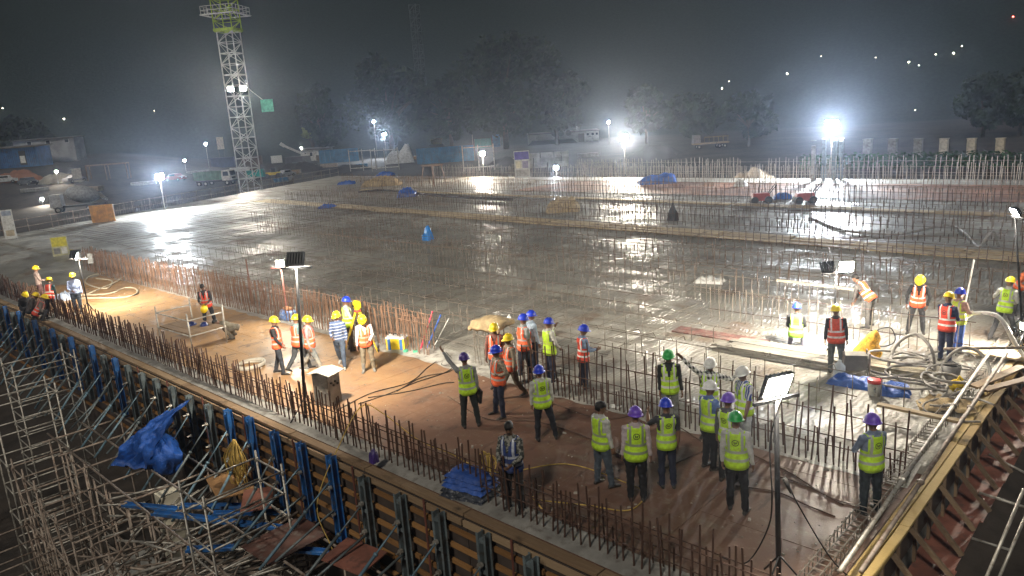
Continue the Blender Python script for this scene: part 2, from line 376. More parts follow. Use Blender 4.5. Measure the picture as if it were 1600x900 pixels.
bar_row('tall tan bar wall lit by lamps behind the orange part of the deck', -46.5, -16.7, wall_y, 0.125, lambda r, x: r.uniform(1.2, 1.42), BAR_L, [(1.18, 0.02), (1.05, -0.03), (0.55, 0.02)], M_BARL, seed=4)
bar_row('second tan bar row just behind the tall lit bar wall', -46.5, -16.9, lambda x: wall_y(x) + 0.42, 0.16, lambda r, x: r.uniform(1.15, 1.38), BAR_L, [(1.2, 0.0), (0.8, 0.02)], M_BARL, seed=5)
bar_row('dense short bar bundle left of the jute mat beside the gap', -15.0, -13.3, lambda x: 13.75, 0.12, lambda r, x: r.uniform(1.28, 1.42), BAR_G, [(0.95, 0.0)], M_BARG, seed=6)
bar_row('dark tall bars along the slab edge behind the engineers', -12.9, -3.5, lambda x: 13.45 + 0.02 * (x + 13), 0.17, lambda r, x: r.uniform(1.0, 1.55), BAR_D, [(0.5, 0.0), (0.95, 0.03)], M_BAR, seed=7)
bar_row('short bars at the foot of the slab edge near the corner', -12.7, -3.5, lambda x: 13.2 + 0.02 * (x + 13), 0.13, lambda r, x: r.uniform(0.45, 0.75), BAR_D, [(0.42, 0.0)], M_BAR, seed=8)
def hooks(label, y, x0, x1, sp, h, seed, m=M_BARG):
    """row of hooked chairs under one long top bar"""
    t = thing('bar_chair_row', label, 'rebar', ((x0 + x1) / 2, y, SLABZ)); rr = random.Random(seed); ox = (x0 + x1) / 2
    me = []
    for k in range(4):
        q = MB(); hh = h * rr.uniform(0.85, 1.1); q.tube([(0, 0, -0.02), (0, 0, hh), (0.12, 0.35, hh + 0.02), (0.14, 0.42, hh - 0.12)], 0.011, 4); me.append(q.mesh('bar_chair', m))
    n = int((x1 - x0) / sp)
    for i in range(n): link('bar_chair', rr.choice(me), t, (x0 + (x1 - x0) * (i + rr.uniform(0.2, 0.8)) / n - ox, rr.uniform(-0.06, 0.06), 0), (0, 0, rr.uniform(-0.5, 0.5)))
    q = MB(); N = int((x1 - x0) / 1.2); q.tube([(x0 + (x1 - x0) * i / N - ox, 0.02 * n3(i, seed), h + 0.03 * n3(i * 0.6, seed, 3)) for i in range(N + 1)], 0.011, 5); q.build('top_bar', m, t)
hooks('first low row of hooked bar chairs on the slab behind the bar wall', 16.6, -44, -4.0, 0.62, 0.62, 11)
hooks('second low row of hooked bar chairs further up the wet slab', 18.6, -46, -9.5, 0.8, 0.55, 12)
def slabrow(y, x0, x1, sp, h0, h1, seed, label, m=M_BARG, rails=((0.4, 0), (0.8, 0))):
    st = y > 24.5
    bar_row(label, x0, x1, lambda x: y - 0.045 * (x - x1) * (1 if y > 28 else 0.25), sp, lambda r, x: r.uniform(h0, h1) * (0.78 if y > 28 and y < 58 else 1) * (1 if n3(x * 0.22, y) > -0.32 else 0.45), BAR_G, rails, m, z0=SLABZ - 0.02, seed=seed, stuff=st)
slabrow(20.9, -11.5, -4.0, 0.24, 0.9, 1.15, 21, 'bar row in the wet slab beside the working labourers', M_BAR, ((0.35, 0), (0.95, 0)))
slabrow(22.8, -38, -8.6, 0.27, 0.9, 1.15, 22, 'long rusty bar row standing in the wet slab before the white sheet', M_BARG, ((0.5, 0), (1.02, 0)))
slabrow(23.4, -40, -22, 0.3, 0.75, 1.0, 23, 'rusty bar row on the far side of the long slab row', M_BARL, ((0.85, 0),))
slabrow(26.5, -52, -4, 0.44, 0.35, 0.75, 24, 'sparse bar row before the blue bag on the slab', M_BARB, ((0.5, 0),))
slabrow(29.2, -60, -4, 0.36, 0.7, 1.1, 25, 'bar row on the slab before the wide walkway', M_BARB, ((0.6, 0), (0.95, 0)))
slabrow(31.6, -64, -4, 0.50, 0.5, 0.9, 26, 'sparse bar row close to the wide walkway', M_BARB, ((0.6, 0),))
slabrow(36.6, -70, -4, 0.30, 0.9, 1.5, 27, 'dark bar row just behind the wide timber walkway', M_BAR, ((0.7, 0), (1.2, 0)))
slabrow(39.6, -70, -4, 0.40, 0.7, 1.2, 28, 'bar row between the two timber walkways', M_BARB, ((0.7, 0),))
slabrow(43.2, -72, -5, 0.36, 0.8, 1.3, 29, 'bar row close before the narrow walkway', M_BARB, ((0.8, 0),))
slabrow(47.2, -74, -5, 0.34, 1.1, 1.7, 30, 'dark bar row behind the narrow walkway', M_BAR, ((0.9, 0), (1.3, 0)))
slabrow(50.2, -74, -5, 0.34, 1.0, 1.5, 31, 'bar row at the near side of the far red strip', M_BARL, ((0.9, 0),))
slabrow(58.9, -72, -6, 0.24, 1.3, 1.7, 32, 'pale bar row at the back of the far red strip', M_BARP, ((0.7, 0), (1.3, 0)))
slabrow(61.0, -50, -6, 0.36, 1.75, 2.0, 33, 'tall pale bar fence at the far edge of the slab', M_BARP, ((0.7, 0), (1.55, 0)))
slabrow(54.5, -84, -50, 0.32, 0.9, 1.5, 34, 'tan bars crowded at the far corner of the slab', M_BARL, ((0.8, 0),))
slabrow(15.4, -43, -5, 0.34, 0.5, 0.95, 61, 'thin bar row just inside the slab edge', M_BARB, ((0.6, 0),))
slabrow(19.8, -44, -13, 0.3, 0.6, 1.0, 62, 'bar row on the slab behind the jute mat', M_BARB, ((0.5, 0), (0.85, 0)))
slabrow(25.2, -50, -5, 0.42, 0.5, 1.0, 63, 'thin bar row behind the white plastic sheet', M_BARB, ((0.7, 0),))
slabrow(27.9, -56, -4, 0.4, 0.6, 1.0, 64, 'thin bar row two rows before the wide walkway', M_BARB, ((0.8, 0),))
slabrow(33.0, -66, -4, 0.38, 0.7, 1.1, 65, 'bar row hard against the wide walkway', M_BARB, ((0.6, 0), (0.9, 0)))
slabrow(38.2, -70, -4, 0.40, 0.8, 1.4, 66, 'second dark bar row behind the wide walkway', M_BARB, ((0.8, 0),))
slabrow(41.6, -72, -4, 0.43, 0.8, 1.3, 67, 'thin bar row before the narrow walkway', M_BARB, ((0.8, 0),))
slabrow(48.8, -74, -5, 0.38, 1.0, 1.6, 68, 'second dark bar row behind the narrow walkway', M_BARB, ((1.0, 0),))
slabrow(55.0, -48, -6, 0.45, 0.9, 1.5, 69, 'scattered bars standing on the far red strip', M_BARB, ((0.8, 0),))
# beam stirrup mats lying across the slab: thin bars seen as a net
def mat_net(label, x0, x1, y0, y1, sx, sy, z, m, seed):
    t = thing('rebar_mat', label, 'rebar', ((x0 + x1) / 2, (y0 + y1) / 2, z)); cx, cy = (x0 + x1) / 2, (y0 + y1) / 2; rr = random.Random(seed)
    q = MB(); y = y0
    while y < y1: q.tube([(x0 - cx + rr.uniform(-.4, .4), y - cy, 0.0), (0, y - cy + rr.uniform(-.3, .3), 0.03), (x1 - cx, y - cy + rr.uniform(-.4, .4), 0)], 0.009, 4); y += sy
    tag(q.build('long_bar', m, t), kind='stuff')
    q = MB(); x = x0
    while x < x1: q.tube([(x - cx, y0 - cy, 0.02), (x - cx + rr.uniform(-.9, .9), y1 - cy, 0.02)], 0.009, 4); x += sx
    tag(q.build('cross_bar', m, t), kind='stuff')
mat_net('flat bar net lying half sunk in wet concrete behind the bar wall', -40, -12, 14.9, 22.3, 0.9, 1.1, SLABZ + 0.035, M_BARG, 41)
mat_net('flat bar net in the middle of the slab before the walkway', -52, -6, 24, 33, 1.3, 1.7, SLABZ + 0.04, M_BARG, 42)
mat_net('flat bar net under the lamp at the left of the slab', -74, -48, 18, 40, 1.4, 1.8, SLABZ + 0.04, M_BAR, 43)
# edge beam cage along the right edge
t = thing('edge_beam_cage', 'long ladder-like stirrup cage lying along the edge beside the yellow plank', 'rebar', (-3.62, 16, 0.0))
for dx, dz in ((-0.12, 0.05), (0.12, 0.05), (-0.12, 0.24), (0.12, 0.24)):
    q = MB(); q.tube([(dx, -8, dz), (dx, 0, dz + 0.02), (dx, 8, dz)], 0.012, 5); q.build('long_bar', M_BARG, t)
q = MB(); rad = [(-0.14, 0, 0.03), (0.14, 0, 0.03), (0.14, 0, 0.26), (-0.14, 0, 0.26), (-0.14, 0, 0.03)]
q.tube(rad, 0.010, 4); st_me = q.mesh('stirrup', M_BARG)
for i in range(95): link('stirrup', st_me, t, (0, -7.9 + i * 0.166 + random.uniform(-.02, .02), 0), (random.uniform(-.12, .12), 0, random.uniform(-.06, .06)))
# ------------------------------------------------------------------ edge formwork on the near side
def G(px, py):
    """where the ray of a pixel meets the terrain beyond the slab"""
    d = ray(px, py).normalized(); s_ = 75.0
    while s_ < 268:
        p = CAMLOC + d * s_
        if p.z <= ground_z(p.x, p.y): break
        s_ += 0.5
    return Vector((p.x, p.y, ground_z(p.x, p.y)))
def D(px, py, depth): return CAMLOC + ray(px, py) * (depth / FPX)
rr = random.Random(12)
fwk = thing('edge_formwork', 'near edge formwork with steel soldiers, orange timber beams and slanting props', 'formwork', (-24, 7.9, -1.0))
ox, oy, oz = fwk.location
def fo(x, y, z): return Vector((x - ox, y - oy, z - oz))
x = XR
while x > -48:
    q = MB(); q.beam(fo(x - 0.01, 8.0, -0.035), fo(x - 2.98, 8.0, -0.035), 0.2, 0.06); q.build('plank', M_TIMBER, fwk)
    q = MB(); q.beam(fo(x - 0.01, 7.86, -0.16), fo(x - 2.96, 7.86, -0.16), 0.05, 0.12); q.build('plank', M_TIMBER, fwk)
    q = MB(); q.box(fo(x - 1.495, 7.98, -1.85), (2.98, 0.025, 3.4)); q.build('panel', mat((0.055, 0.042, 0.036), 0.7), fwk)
    x -= 3.0
for k, z in enumerate((-0.42, -0.76, -1.1, -1.44, -1.78, -2.2, -2.7)):
    x = XR - 0.2 - (k % 3) * 0.9
    while x > -47:
        L = rr.choice((3.3, 3.9, 4.5)); q = MB(); q.beam(fo(x, 7.9, z), fo(x - L + 0.06, 7.9, z), 0.06, 0.085); q.build('timber_beam', M_HBEAM, fwk); x -= L
i = 0; x = -5.2
while x > -46:
    blue = (-18.6 < x < -12.6) or (x < -24 and i % 2 == 0); ms = M_BLUE if blue else M_TEAL
    top = rr.uniform(0.0, 0.14) if blue else rr.uniform(-0.1, -0.02)
    q = MB()
    for s in (-0.065, 0.065):
        q.box(fo(x + s, 7.72, top - 1.05), (0.012, 0.13, 2.1)); q.box(fo(x + s * 1.4, 7.79, top - 1.05), (0.05, 0.01, 2.1)); q.box(fo(x + s * 1.4, 7.655, top - 1.05), (0.05, 0.01, 2.1))
    for zz in (0.15, 0.75, 1.35, 1.95): q.box(fo(x, 7.72, top - zz), (0.14, 0.1, 0.08))
    sol = q.build('soldier', ms, fwk)
    for zz in (-0.62, -1.25):
        q = MB(); q.cyl(fo(x, 7.63, zz), fo(x, 7.56, zz), 0.055, 8); q.cyl(fo(x, 7.56, zz), fo(x, 7.48, zz), 0.018, 6); q.build('tie_nut', M_GALV, sol)
    a = fo(x + 0.02, 7.62, top - 0.55); b = fo(x - rr.uniform(-.05, .15), 5.95 + rr.uniform(-.2, .2), -1.72 if x > -15 else -2.3); mid = a.lerp(b, 0.35)
    q = MB(); q.cyl(a, mid, 0.02, 6); q.cyl(mid, b, 0.034, 8); q.cyl(mid, mid.lerp(b, 0.04), 0.048, 8); q.build('prop', M_PROP if i % 3 else M_TEAL, fwk, True)
    a2 = fo(x + 0.02, 7.62, top - 1.25); b2 = b + Vector((0, 0.35, 0)); q = MB(); q.cyl(a2, b2, 0.028, 7); q.build('prop', M_TEAL, fwk, True)
    if i % 2 == 0:
        q = MB(); q.cyl(fo(x - 0.5, 7.8, 0.0), fo(x - 0.5, 7.8, -1.9), 0.022, 6); q.build('tie_rod', mat((0.14, 0.05, 0.035), 0.8), fwk)
    x -= 1.16 + rr.uniform(-0.06, 0.06); i += 1
# working platform below the formwork
plat = thing('working_platform', 'red ply working platform on steel tubes below the near formwork', 'platform', (-12, 6.4, -1.75)); ox2, oy2, oz2 = plat.location
for k in range(9):
    if k not in (4, 7): continue
    x = -4.6 - k * 1.25; q = MB(); q.box((x - ox2 - 0.6, 0.35 + rr.uniform(-0.12, 0.12), rr.uniform(-0.01, 0.03)), (1.2, 1.5 if k % 3 else 1.15, 0.022), Matrix.Rotation(rr.uniform(-.04, .04), 3, 'Z')); q.build('ply_board', mat((0.12, 0.056, 0.043), 0.6, 0, 0.4, 2, (0.2, 0.17, 0.15), 0.5), plat)
for yy in (-1.0, 0.0, 1.0):
    q = MB(); q.cyl((-14, yy, -0.07), (8, yy, -0.07), 0.03, 7); q.build('tube', M_PIPE, plat, True)
for k in range(14):
    q = MB(); q.cyl((-13.5 + k * 1.6, -1.3, -0.14), (-13.5 + k * 1.6, 1.35, -0.14), 0.03, 7); q.build('tube', M_PIPE, plat, True)
    q = MB(); q.cyl((-13.5 + k * 1.6, -1.1, -0.1), (-13.5 + k * 1.6, -1.1, -6.3), 0.03, 7); q.build('tube', M_PIPE, plat, True)
    q = MB(); q.cyl((-13.5 + k * 1.6, 1.0, -0.1), (-13.5 + k * 1.6 , 1.0, -6.3), 0.03, 7); q.build('tube', M_PIPE, plat, True)
# boards and channels lying on the left part of the platform
for k, (px, py, L, wd, ang, m, nm, lb, ct) in enumerate([
    (395, 742, 1.7, 0.9, 2.9, mat((0.22, 0.12, 0.05), 0.7), 'plywood_sheet', 'brown plywood sheet with orange edge below the blue tarpaulin', 'plywood'),
    (445, 765, 1.2, 0.7, 2.6, M_RPLY, 'plywood_sheet', 'small red plywood sheet lying beside the tower rails', 'plywood'),
    (560, 872, 1.1, 0.8, 0.2, M_RPLY, 'plywood_sheet', 'red plywood sheet at the foot of the yellow rope', 'plywood')]):
    p = P(px, py, -1.66); q = MB(); q.box((0, 0, 0), (L, wd, 0.03)); o = q.build(nm, m, None, loc=(p.x, min(p.y, 7.2), -1.62 + 0.03 * k)); o.rotation_euler = (0.05, 0.04, ang); tag(o, lb, ct)
for k, (px, py, L, ang) in enumerate([(235, 800, 1.4, 0.64), (345, 800, 1.9, 0.62), (390, 830, 1.8, 0.6), (330, 870, 1.0, 0.7), (455, 872, 1.7, 0.65), (450, 790, 1.8, 0.66), (290, 822, 1.6, 0.62)]):
    p = P(px, py, -2.1); q = MB(); q.box((0, 0, 0), (L, 0.16, 0.012)); q.box((0, 0.075, 0.03), (L, 0.012, 0.07)); q.box((0, -0.075, 0.03), (L, 0.012, 0.07))
    o = q.build('steel_channel', M_BLUE, None, loc=(p.x, min(p.y, 7.0), -1.98 + 0.02 * k)); o.rotation_euler = (0.1, 0.1, ang + R(90) * 0 + 0.2 * (k % 2)); tag(o, ['leftmost blue steel channel among the pipes under the formwork', 'long blue steel channel across the pipes beside the tower rails', 'blue steel channel lying behind the tower rails', 'short blue steel channel nearest the bottom edge', 'blue steel channel at the foot of the right tower post', 'blue steel channel under the rope hank', 'blue steel channel before the pale pillar'][k], 'steel channel', 'blue channels under the formwork')
# loose pipes heaped below
for k in range(150):
    px = rr.uniform(170, 560); py = rr.uniform(735, 900); p = P(px, py, -2.15)
    if p.y > 7.2: p.y = rr.uniform(4.6, 7.0)
    L = rr.uniform(0.7, 2.4); q = MB(); q.cyl((-L / 2, 0, 0), (L / 2, 0, 0), rr.choice((0.022, 0.026, 0.03)), 6)
    o = q.build('scaffold_pipe', M_GALV if rr.random() < 0.45 else M_PIPE, None, True, loc=(p.x, p.y, -2.1 - rr.uniform(0, 1.1))); o.rotation_euler = (0, rr.gauss(0, 0.12), rr.choice((0.55, 0.7, 2.3, 2.1, 1.2)) + rr.gauss(0, 0.15))
    tag(o, 'loose grey scaffold pipe in the heap below the formwork', 'pipe', 'pipes heaped below the formwork')
# blue tarpaulin thrown over the props
def tarp(label, c, sx, sy, h, rot, seed, peak=(0.5, 0.5), rise=0.0, m=None, res=40, name='blue_tarpaulin', fold=0.16):
    def fn(u, v):
        x = (u - 0.5) * 2; y = (v - 0.5) * 2; e = max(0, 1 - (abs(x) ** 3 + abs(y) ** 3)) ** 0.5
        e = max(0.0, 1 - max(abs(x), abs(y)) ** 5) ** 0.7
        z = h * e * (0.62 + 0.5 * n3(u * 3.1 + seed, v * 2.7, seed * 1.7) + 0.25 * math.exp(-((u - peak[0]) ** 2 + (v - peak[1]) ** 2) * 9)) + rise * u * e
        f = abs(n3(u * 5 + seed, v * 9, seed)) * fold * e + 0.5 * fold * n3(u * 13, v * 15, seed + 5) * e
        ex = 1 + 0.16 * n3(u * 4, v * 4, seed + 9)
        return Vector((x * sx / 2 * ex + 0.5 * f, y * sy / 2 * (1 + 0.2 * n3(v * 4, u * 3, seed)), z + f))
    o = lumpy(res, res, fn).build(name, m or M_TARP, None, True, loc=c); o.rotation_euler = (0, 0, rot); tag(o, label, 'tarpaulin'); return o
t = thing('blue_tarpaulin', 'large crumpled bright blue tarpaulin hanging over the props on the left', 'tarpaulin', (-20.8, 6.9, -1.3))
# sheet hung from a high corner at the soldier top and falling in folds towards the camera
tA = P(286, 628, 0.1) ; A = Vector((-19.4, 7.45, 0.15)); Bp = Vector((-21.3, 7.2, -0.75)); Cc = Vector((-20.3, 6.3, -1.75)); Dd = Vector((-22.2, 6.0, -2.05))
def tf(u, v):
    p = A.lerp(Bp, u).lerp(Cc.lerp(Dd, u), v)
    k = math.sin(math.pi * min(1, v * 1.1)); f = math.sin(u * 13 + 3 * n3(u * 3, v * 3) + v * 2) * 0.10 * (0.3 + v) + 0.14 * n3(u * 6, v * 5, 2) * k + 0.05 * n3(u * 15, v * 15, 4)
    nrm = Vector((0.35, -0.75, 0.55)); p = p + nrm * (f + 0.42 * k * (0.5 + 0.5 * n3(u * 3.0, v * 2, 8)))
    return p + Vector((0.12 * n3(v * 6, 3), 0, 0.10 * n3(u * 7, v * 2, 11))) - t.location
lumpy(56, 48, tf).build('sheet', M_TARP, t, True)
def tf2(u, v):
    c = Vector((-20.6, 6.8, -1.55)); a = 2 * math.pi * u; r = 0.75 * math.sin(math.pi * (0.04 + 0.92 * v)) * (1 + 0.35 * n3(math.cos(a) * 2, math.sin(a) * 2, v * 4))
    return c + Vector((r * math.cos(a) * 1.25, r * math.sin(a) * 0.6, 0.55 * -math.cos(math.pi * v) + 0.12 * n3(u * 9, v * 9))) - t.location
lumpy(40, 20, tf2).build('bunched_end', M_TARP, t, True)
# hank of rope
t = thing('rope_hank', 'hank of golden rope hanging on the formwork beside the tower rails', 'rope', (-16.9, 7.3, -1.5))
for k in range(26):
    a = rr.uniform(-0.25, 0.25); L = rr.uniform(0.5, 1.35); wv = rr.uniform(0.05, 0.22); yy = rr.uniform(-0.15, 0.1)
    q = MB(); q.tube(curve_pts([(a * 0.2, 0, 1.15), (a - wv, yy - 0.05, 1.05 - L * 0.4), (a * 1.3, yy, 1.1 - L), (a + wv, yy, 1.05 - L * 0.45), (a * 0.2, 0.02, 1.14)], 6), 0.011, 5); q.build('strand', M_ROPE, t, True)
# yellow rope from the bars down the formwork
pts = [P(520, 860, -1.7), Vector((-13.3, 7.3, -0.9)), Vector((-13.15, 7.95, 0.3)), Vector((-13.0, 8.5, 1.0)), Vector((-12.6, 8.75, 0.85)), Vector((-11.8, 9.0, 0.35)), Vector((-11.2, 9.3, 0.1)), Vector((-9.8, 9.3, 0.06)), Vector((-8.9, 10.4, 0.05)), Vector((-7.6, 10.5, 0.03)), Vector((-7.0, 10.35, 0.03)), Vector((-6.9, 9.7, 0.03)), Vector((-7.6, 9.4, 0.03)), Vector((-8.4, 9.0, 0.05)), Vector((-8.3, 8.75, 0.25)), Vector((-8.0, 8.7, 0.1))]
q = MB(); q.tube(curve_pts(pts, 8), 0.013, 6); tag(q.build('yellow_rope', M_ROPE, None, True), 'thin yellow rope trailing over the near bars and across the red deck', 'rope')
t = thing('tied_rope', 'small knot of yellow rope tied on the near bars', 'rope', (-9.35, 8.7, 0.65))
for k in range(9): q = MB(); q.tube(curve_pts([(rr.uniform(-.15, .15), 0, .2), (rr.uniform(-.2, .2), .05, .05), (rr.uniform(-.12, .12), -.05, -.25), (rr.uniform(-.2, .2), 0, .12)], 6), 0.012, 5); q.build('strand', M_ROPE, t, True)

# ------------------------------------------------------------------ scaffold towers below the deck
def scaffold_tower(label, x0, y0, nx, ny, sx, sy, z0, z1, step, m=M_GALV, brace=True, top_extra=0.3, rz=0.0, r=0.026):
    t = thing('scaffold_tower', label, 'scaffold', (x0, y0, z0), rz)
    H_ = z1 - z0; std = MB(); std.cyl((0, 0, 0), (0, 0, H_ + top_extra), r, 7); sme = std.mesh('standard', m, True)
    lx = MB(); lx.cyl((0, 0, 0), (sx, 0, 0), r * 0.85, 6); lxm = lx.mesh('ledger', m, True); ly = MB(); ly.cyl((0, 0, 0), (0, sy, 0), r * 0.85, 6); lym = ly.mesh('ledger', m, True)
    cup = MB(); cup.lathe([(r * 1.1, -0.05), (r * 1.9, -0.03), (r * 1.9, 0.03), (r * 1.1, 0.05)], 8); cme = cup.mesh('cup_joint', m, True)
    n = int(H_ / step)
    for i in range(nx + 1):
        for j in range(ny + 1):
            s = link('standard', sme, t, (i * sx, j * sy, 0))
            for k in range(n + 1):
                zz = H_ - k * step
                if k % 2 == 0: link('cup_joint', cme, s, (0, 0, zz))
                if i < nx: link('ledger', lxm, t, (i * sx, j * sy, zz))
                if j < ny: link('ledger', lym, t, (i * sx, j * sy, zz + 0.04))
    if brace:
        for i in range(nx):
            for k in range(0, n, 2):
                q = MB(); a = H_ - k * step; q.cyl((i * sx, -0.04, a), ((i + 1) * sx, -0.04, a - 2 * step), r * 0.8, 6); q.build('brace', M_PIPE, t, True)
    return t
def link_parts(): pass
a = P(320, 787, -0.45)
scaffold_tower('tower top with bright double guard rails nearest the lower frame edge', -15.3, 5.3, 1, 1, 1.15, 1.75, -8, -0.32, 0.52, M_GALV, False, 0.22)
scaffold_tower('tall bare scaffold tower at the far left bottom with open ledgers', -27.2, 4.2, 1, 1, 1.1, 1.7, -8.2, -0.6, 0.95, M_GALV, False)
scaffold_tower('scaffold tower behind the tall bare tower at the left', -25.3, 4.2, 2, 1, 1.15, 1.3, -8.2, -2.3, 0.9, M_PIPE)
scaffold_tower('scaffold tower on the pale floor below the blue tarpaulin', -21.6, 4.0, 2, 1, 1.2, 1.3, -7.9, -2.3, 1.0, M_PIPE)
scaffold_tower('scaffold tower beneath the pipe heap under the platform', -18.4, 4.2, 2, 1, 1.2, 1.3, -7.9, -2.3, 0.9, M_PIPE)
scaffold_tower('high guard-rail scaffold beside the formwork at the left edge', -30.2, 5.4, 1, 1, 1.4, 1.9, -8.2, -0.35, 0.55, M_GALV, False)
scaffold_tower('dense brown scaffold tower between the bare tower and the pale pillar', -23.4, 2.7, 3, 1, 1.1, 1.3, -8.2, -3.4, 0.85, M_PIPE)
scaffold_tower('low scaffold tower nearest the bottom edge at left', -17.6, 2.6, 3, 1, 1.1, 1.4, -8.0, -3.6, 0.9, M_GALV)
scaffold_tower('distant scaffold tower down in the dark at the far left', -35.5, 3.0, 2, 1, 1.4, 1.4, -8.2, -3.2, 1.0, M_PIPE)
q = MB(); q.box((-19.5, 6.4, -4.9), (0.5, 0.5, 5.4)); tag(q.build('concrete_pillar', mat((0.52, 0.49, 0.40), 0.85, 0, 0.2, 1.2), None), 'pale concrete pillar standing under the platform behind scaffold tubes', 'pillar')

# ------------------------------------------------------------------ right hand edge: yellow planks, struts, ply ledge
ef = thing('edge_shutter', 'yellow plank shutter along the edge with timber struts and red ledge', 'formwork', (XR, 18, 0)); rr = random.Random(5)
y = 8.2
while y < 60:
    L = 3.6
    for dx, wd, dz in ((0.05, 0.15, 0.10), (0.215, 0.15, 0.085)):
        q = MB(); q.beam((dx, y - 18, dz + rr.uniform(-.008, .008)), (dx + rr.uniform(-.01, .01), y - 18 + L - 0.02, dz), wd, 0.05); q.build('plank', M_YTIMBER, ef)
    q = MB(); q.box((0.16, y - 18 + L / 2, -0.28), (0.03, L - 0.02, 0.62)); q.build('panel', mat((0.06, 0.045, 0.035), 0.7), ef)
    y += L
y = 8.6
while y < 40:
    q = MB(); q.beam((0.26, y - 18, -0.02), (0.86 + rr.uniform(-.05, .05), y - 18 + rr.uniform(-.06, .06), -0.72), 0.06, 0.075); q.build('strut', M_STRUT, ef)
    q = MB(); q.beam((0.25, y - 18 + 0.35, 0.06), (0.25, y - 18 + 0.35, -0.8), 0.05, 0.07); q.build('post', M_STRUT, ef)
    y += rr.uniform(0.78, 0.95)
y = 8.2
while y < 40:
    L = rr.uniform(1.3, 2.4); q = MB(); q.box((0.52 + rr.uniform(-.03, .03), y - 18 + L / 2, -0.84 + rr.uniform(-.02, .02)), (0.62, L - 0.03, 0.022), Matrix.Rotation(rr.uniform(-.05, .05), 3, 'X')); q.build('ply_board', M_RPLY, ef); y += L
scaffold_tower('leaning scaffold tubes in the dark pit beyond the yellow plank edge', -1.3, 9.4, 1, 4, 1.2, 2.0, -8.2, -1.6, 1.1, M_GALV, True, 0.6)
scaffold_tower('scaffold tubes further back in the dark pit beside the edge', -1.2, 19.0, 1, 3, 1.3, 2.2, -8.2, -2.0, 1.2, M_PIPE, True, 0.5)
for k, (p0, p1) in enumerate((((1600, 764), (1540, 905)), ((1605, 800), (1560, 905)), ((1530, 770), (1600, 792)), ((1500, 835), (1580, 860)), ((1545, 710), (1600, 738)))):
    q = MB(); q.cyl(D(*p0, 11.5 + k), D(*p1, 11.0 + k), 0.026, 8); tag(q.build('slanting_tube', M_GALV, None, True), ['steep grey tube at the bottom of the pit corner', 'second steep tube beside the steep corner tube', 'short grey tube poking out of the dark pit', 'low tube lying across the pit corner', 'upper tube poking towards the red ledge'][k], 'pipe')
# two long guard pipes lying along the edge
for k, (a, b, lb) in enumerate(((P(1548, 548, 0.9), P(1312, 893, 0.35), 'long grey guard pipe running diagonally beside the corner engineer'), (P(1573, 552, 0.9), P(1345, 893, 0.35), 'long brown guard pipe lying next to the cage of the edge beam'))):
    q = MB(); q.cyl(a, b, 0.036, 9)
    for s in (0.35, 0.7): c = a.lerp(b, s); q.lathe([(0.045, -0.04), (0.06, -0.02), (0.06, 0.02), (0.045, 0.04)], 8, c)
    tag(q.build('guard_pipe', M_PIPE if k else M_GALV, None, True), lb, 'pipe')
q = MB(); q.cyl(P(1475, 545, 0.75), P(1612, 543, 0.75), 0.035, 8); tag(q.build('cross_pipe', M_PIPE, None, True), 'rusty horizontal pipe in front of the striding labourer', 'pipe')

# ------------------------------------------------------------------ floodlights
def face_dir(p, phi):
    v = Vector((p.x, p.y, 0)).normalized(); a = -R(phi); return Vector((v.x * math.cos(a) - v.y * math.sin(a), v.x * math.sin(a) + v.y * math.cos(a), 0))
LAMPCOL = (1.0, 0.90, 0.74); COOL = (0.88, 0.95, 1.0)
_em = {}
def floodlight(label, base, h, heads, name='floodlight', pole_r=0.028, pm=None, top_shift=(0, 0), tripod=True, arm=True, group=None):
    """pole with a cross arm and lamp heads: (phi, tilt, strength, width, height, side offset)"""
    t = thing(name, label, 'floodlight', base, 0, group); pm = pm or M_BLACK
    top = Vector((top_shift[0], top_shift[1], h))
    q = MB(); q.tube([(0, 0, 0), top * 0.5, top], [pole_r, pole_r, pole_r * 0.9], 8); q.build('pole', pm, t, True)
    if tripod:
        for k in range(3):
            a = 2.1 * k + 0.4; q = MB(); q.cyl((0.42 * math.cos(a), 0.42 * math.sin(a), 0), (0, 0, 0.5), 0.014, 6); q.build('leg', pm, t, True)
    if arm and len(heads) > 0:
        d = face_dir(base, heads[0][0] + 90); q = MB(); q.beam(top - d * 0.38, top + d * 0.38, 0.05, 0.05); q.build('cross_arm', pm, t)
    for phi, tilt, stg, wd, ht, off in heads:
        fdir = face_dir(base, phi); side = Vector((fdir.y, -fdir.x, 0)); look = (fdir * math.cos(R(tilt)) - Vector((0, 0, 1)) * math.sin(R(tilt))).normalized(); upv = side.cross(look).normalized()
        c = top + side * off + Vector((0, 0, ht * 0.62)); Rm = Matrix((side, look, upv)).transposed()
        q = MB(); q.box(c, (wd, 0.05, ht), Rm)
        for k in range(6): q.box(c + Rm @ Vector((-wd * 0.4 + wd * 0.16 * k, -0.045, 0)), (0.012, 0.05, ht * 0.85), Rm)
        hd = q.build('lamp_head', M_BLACK, t)
        q = MB(); q.box(c + Rm @ Vector((0, 0.03, 0)), (wd * 1.04, 0.016, ht * 1.05), Rm); q.build('bezel', M_BLACK, hd)
        q = MB(); s2 = Rm @ Vector((wd * 0.46, 0, 0)); u2 = Rm @ Vector((0, 0, ht * 0.46)); cc = c + Rm @ Vector((0, 0.0405, 0))
        q.add([cc - s2 - u2, cc + s2 - u2, cc + s2 + u2, cc - s2 + u2], [(0, 1, 2, 3)])
        col = COOL if stg < 0 else LAMPCOL; key = (col, abs(stg)); 
        if key not in _em: _em[key] = emis(col, abs(stg))
        q.build('lamp_face', _em[key], hd)
        q = MB(); q.tube([c - side * wd * 0.54, c - side * wd * 0.54 - upv * ht * 0.62, c + side * wd * 0.54 - upv * ht * 0.62, c + side * wd * 0.54], 0.012, 5); q.build('bracket', M_BLACK, t)
    return t
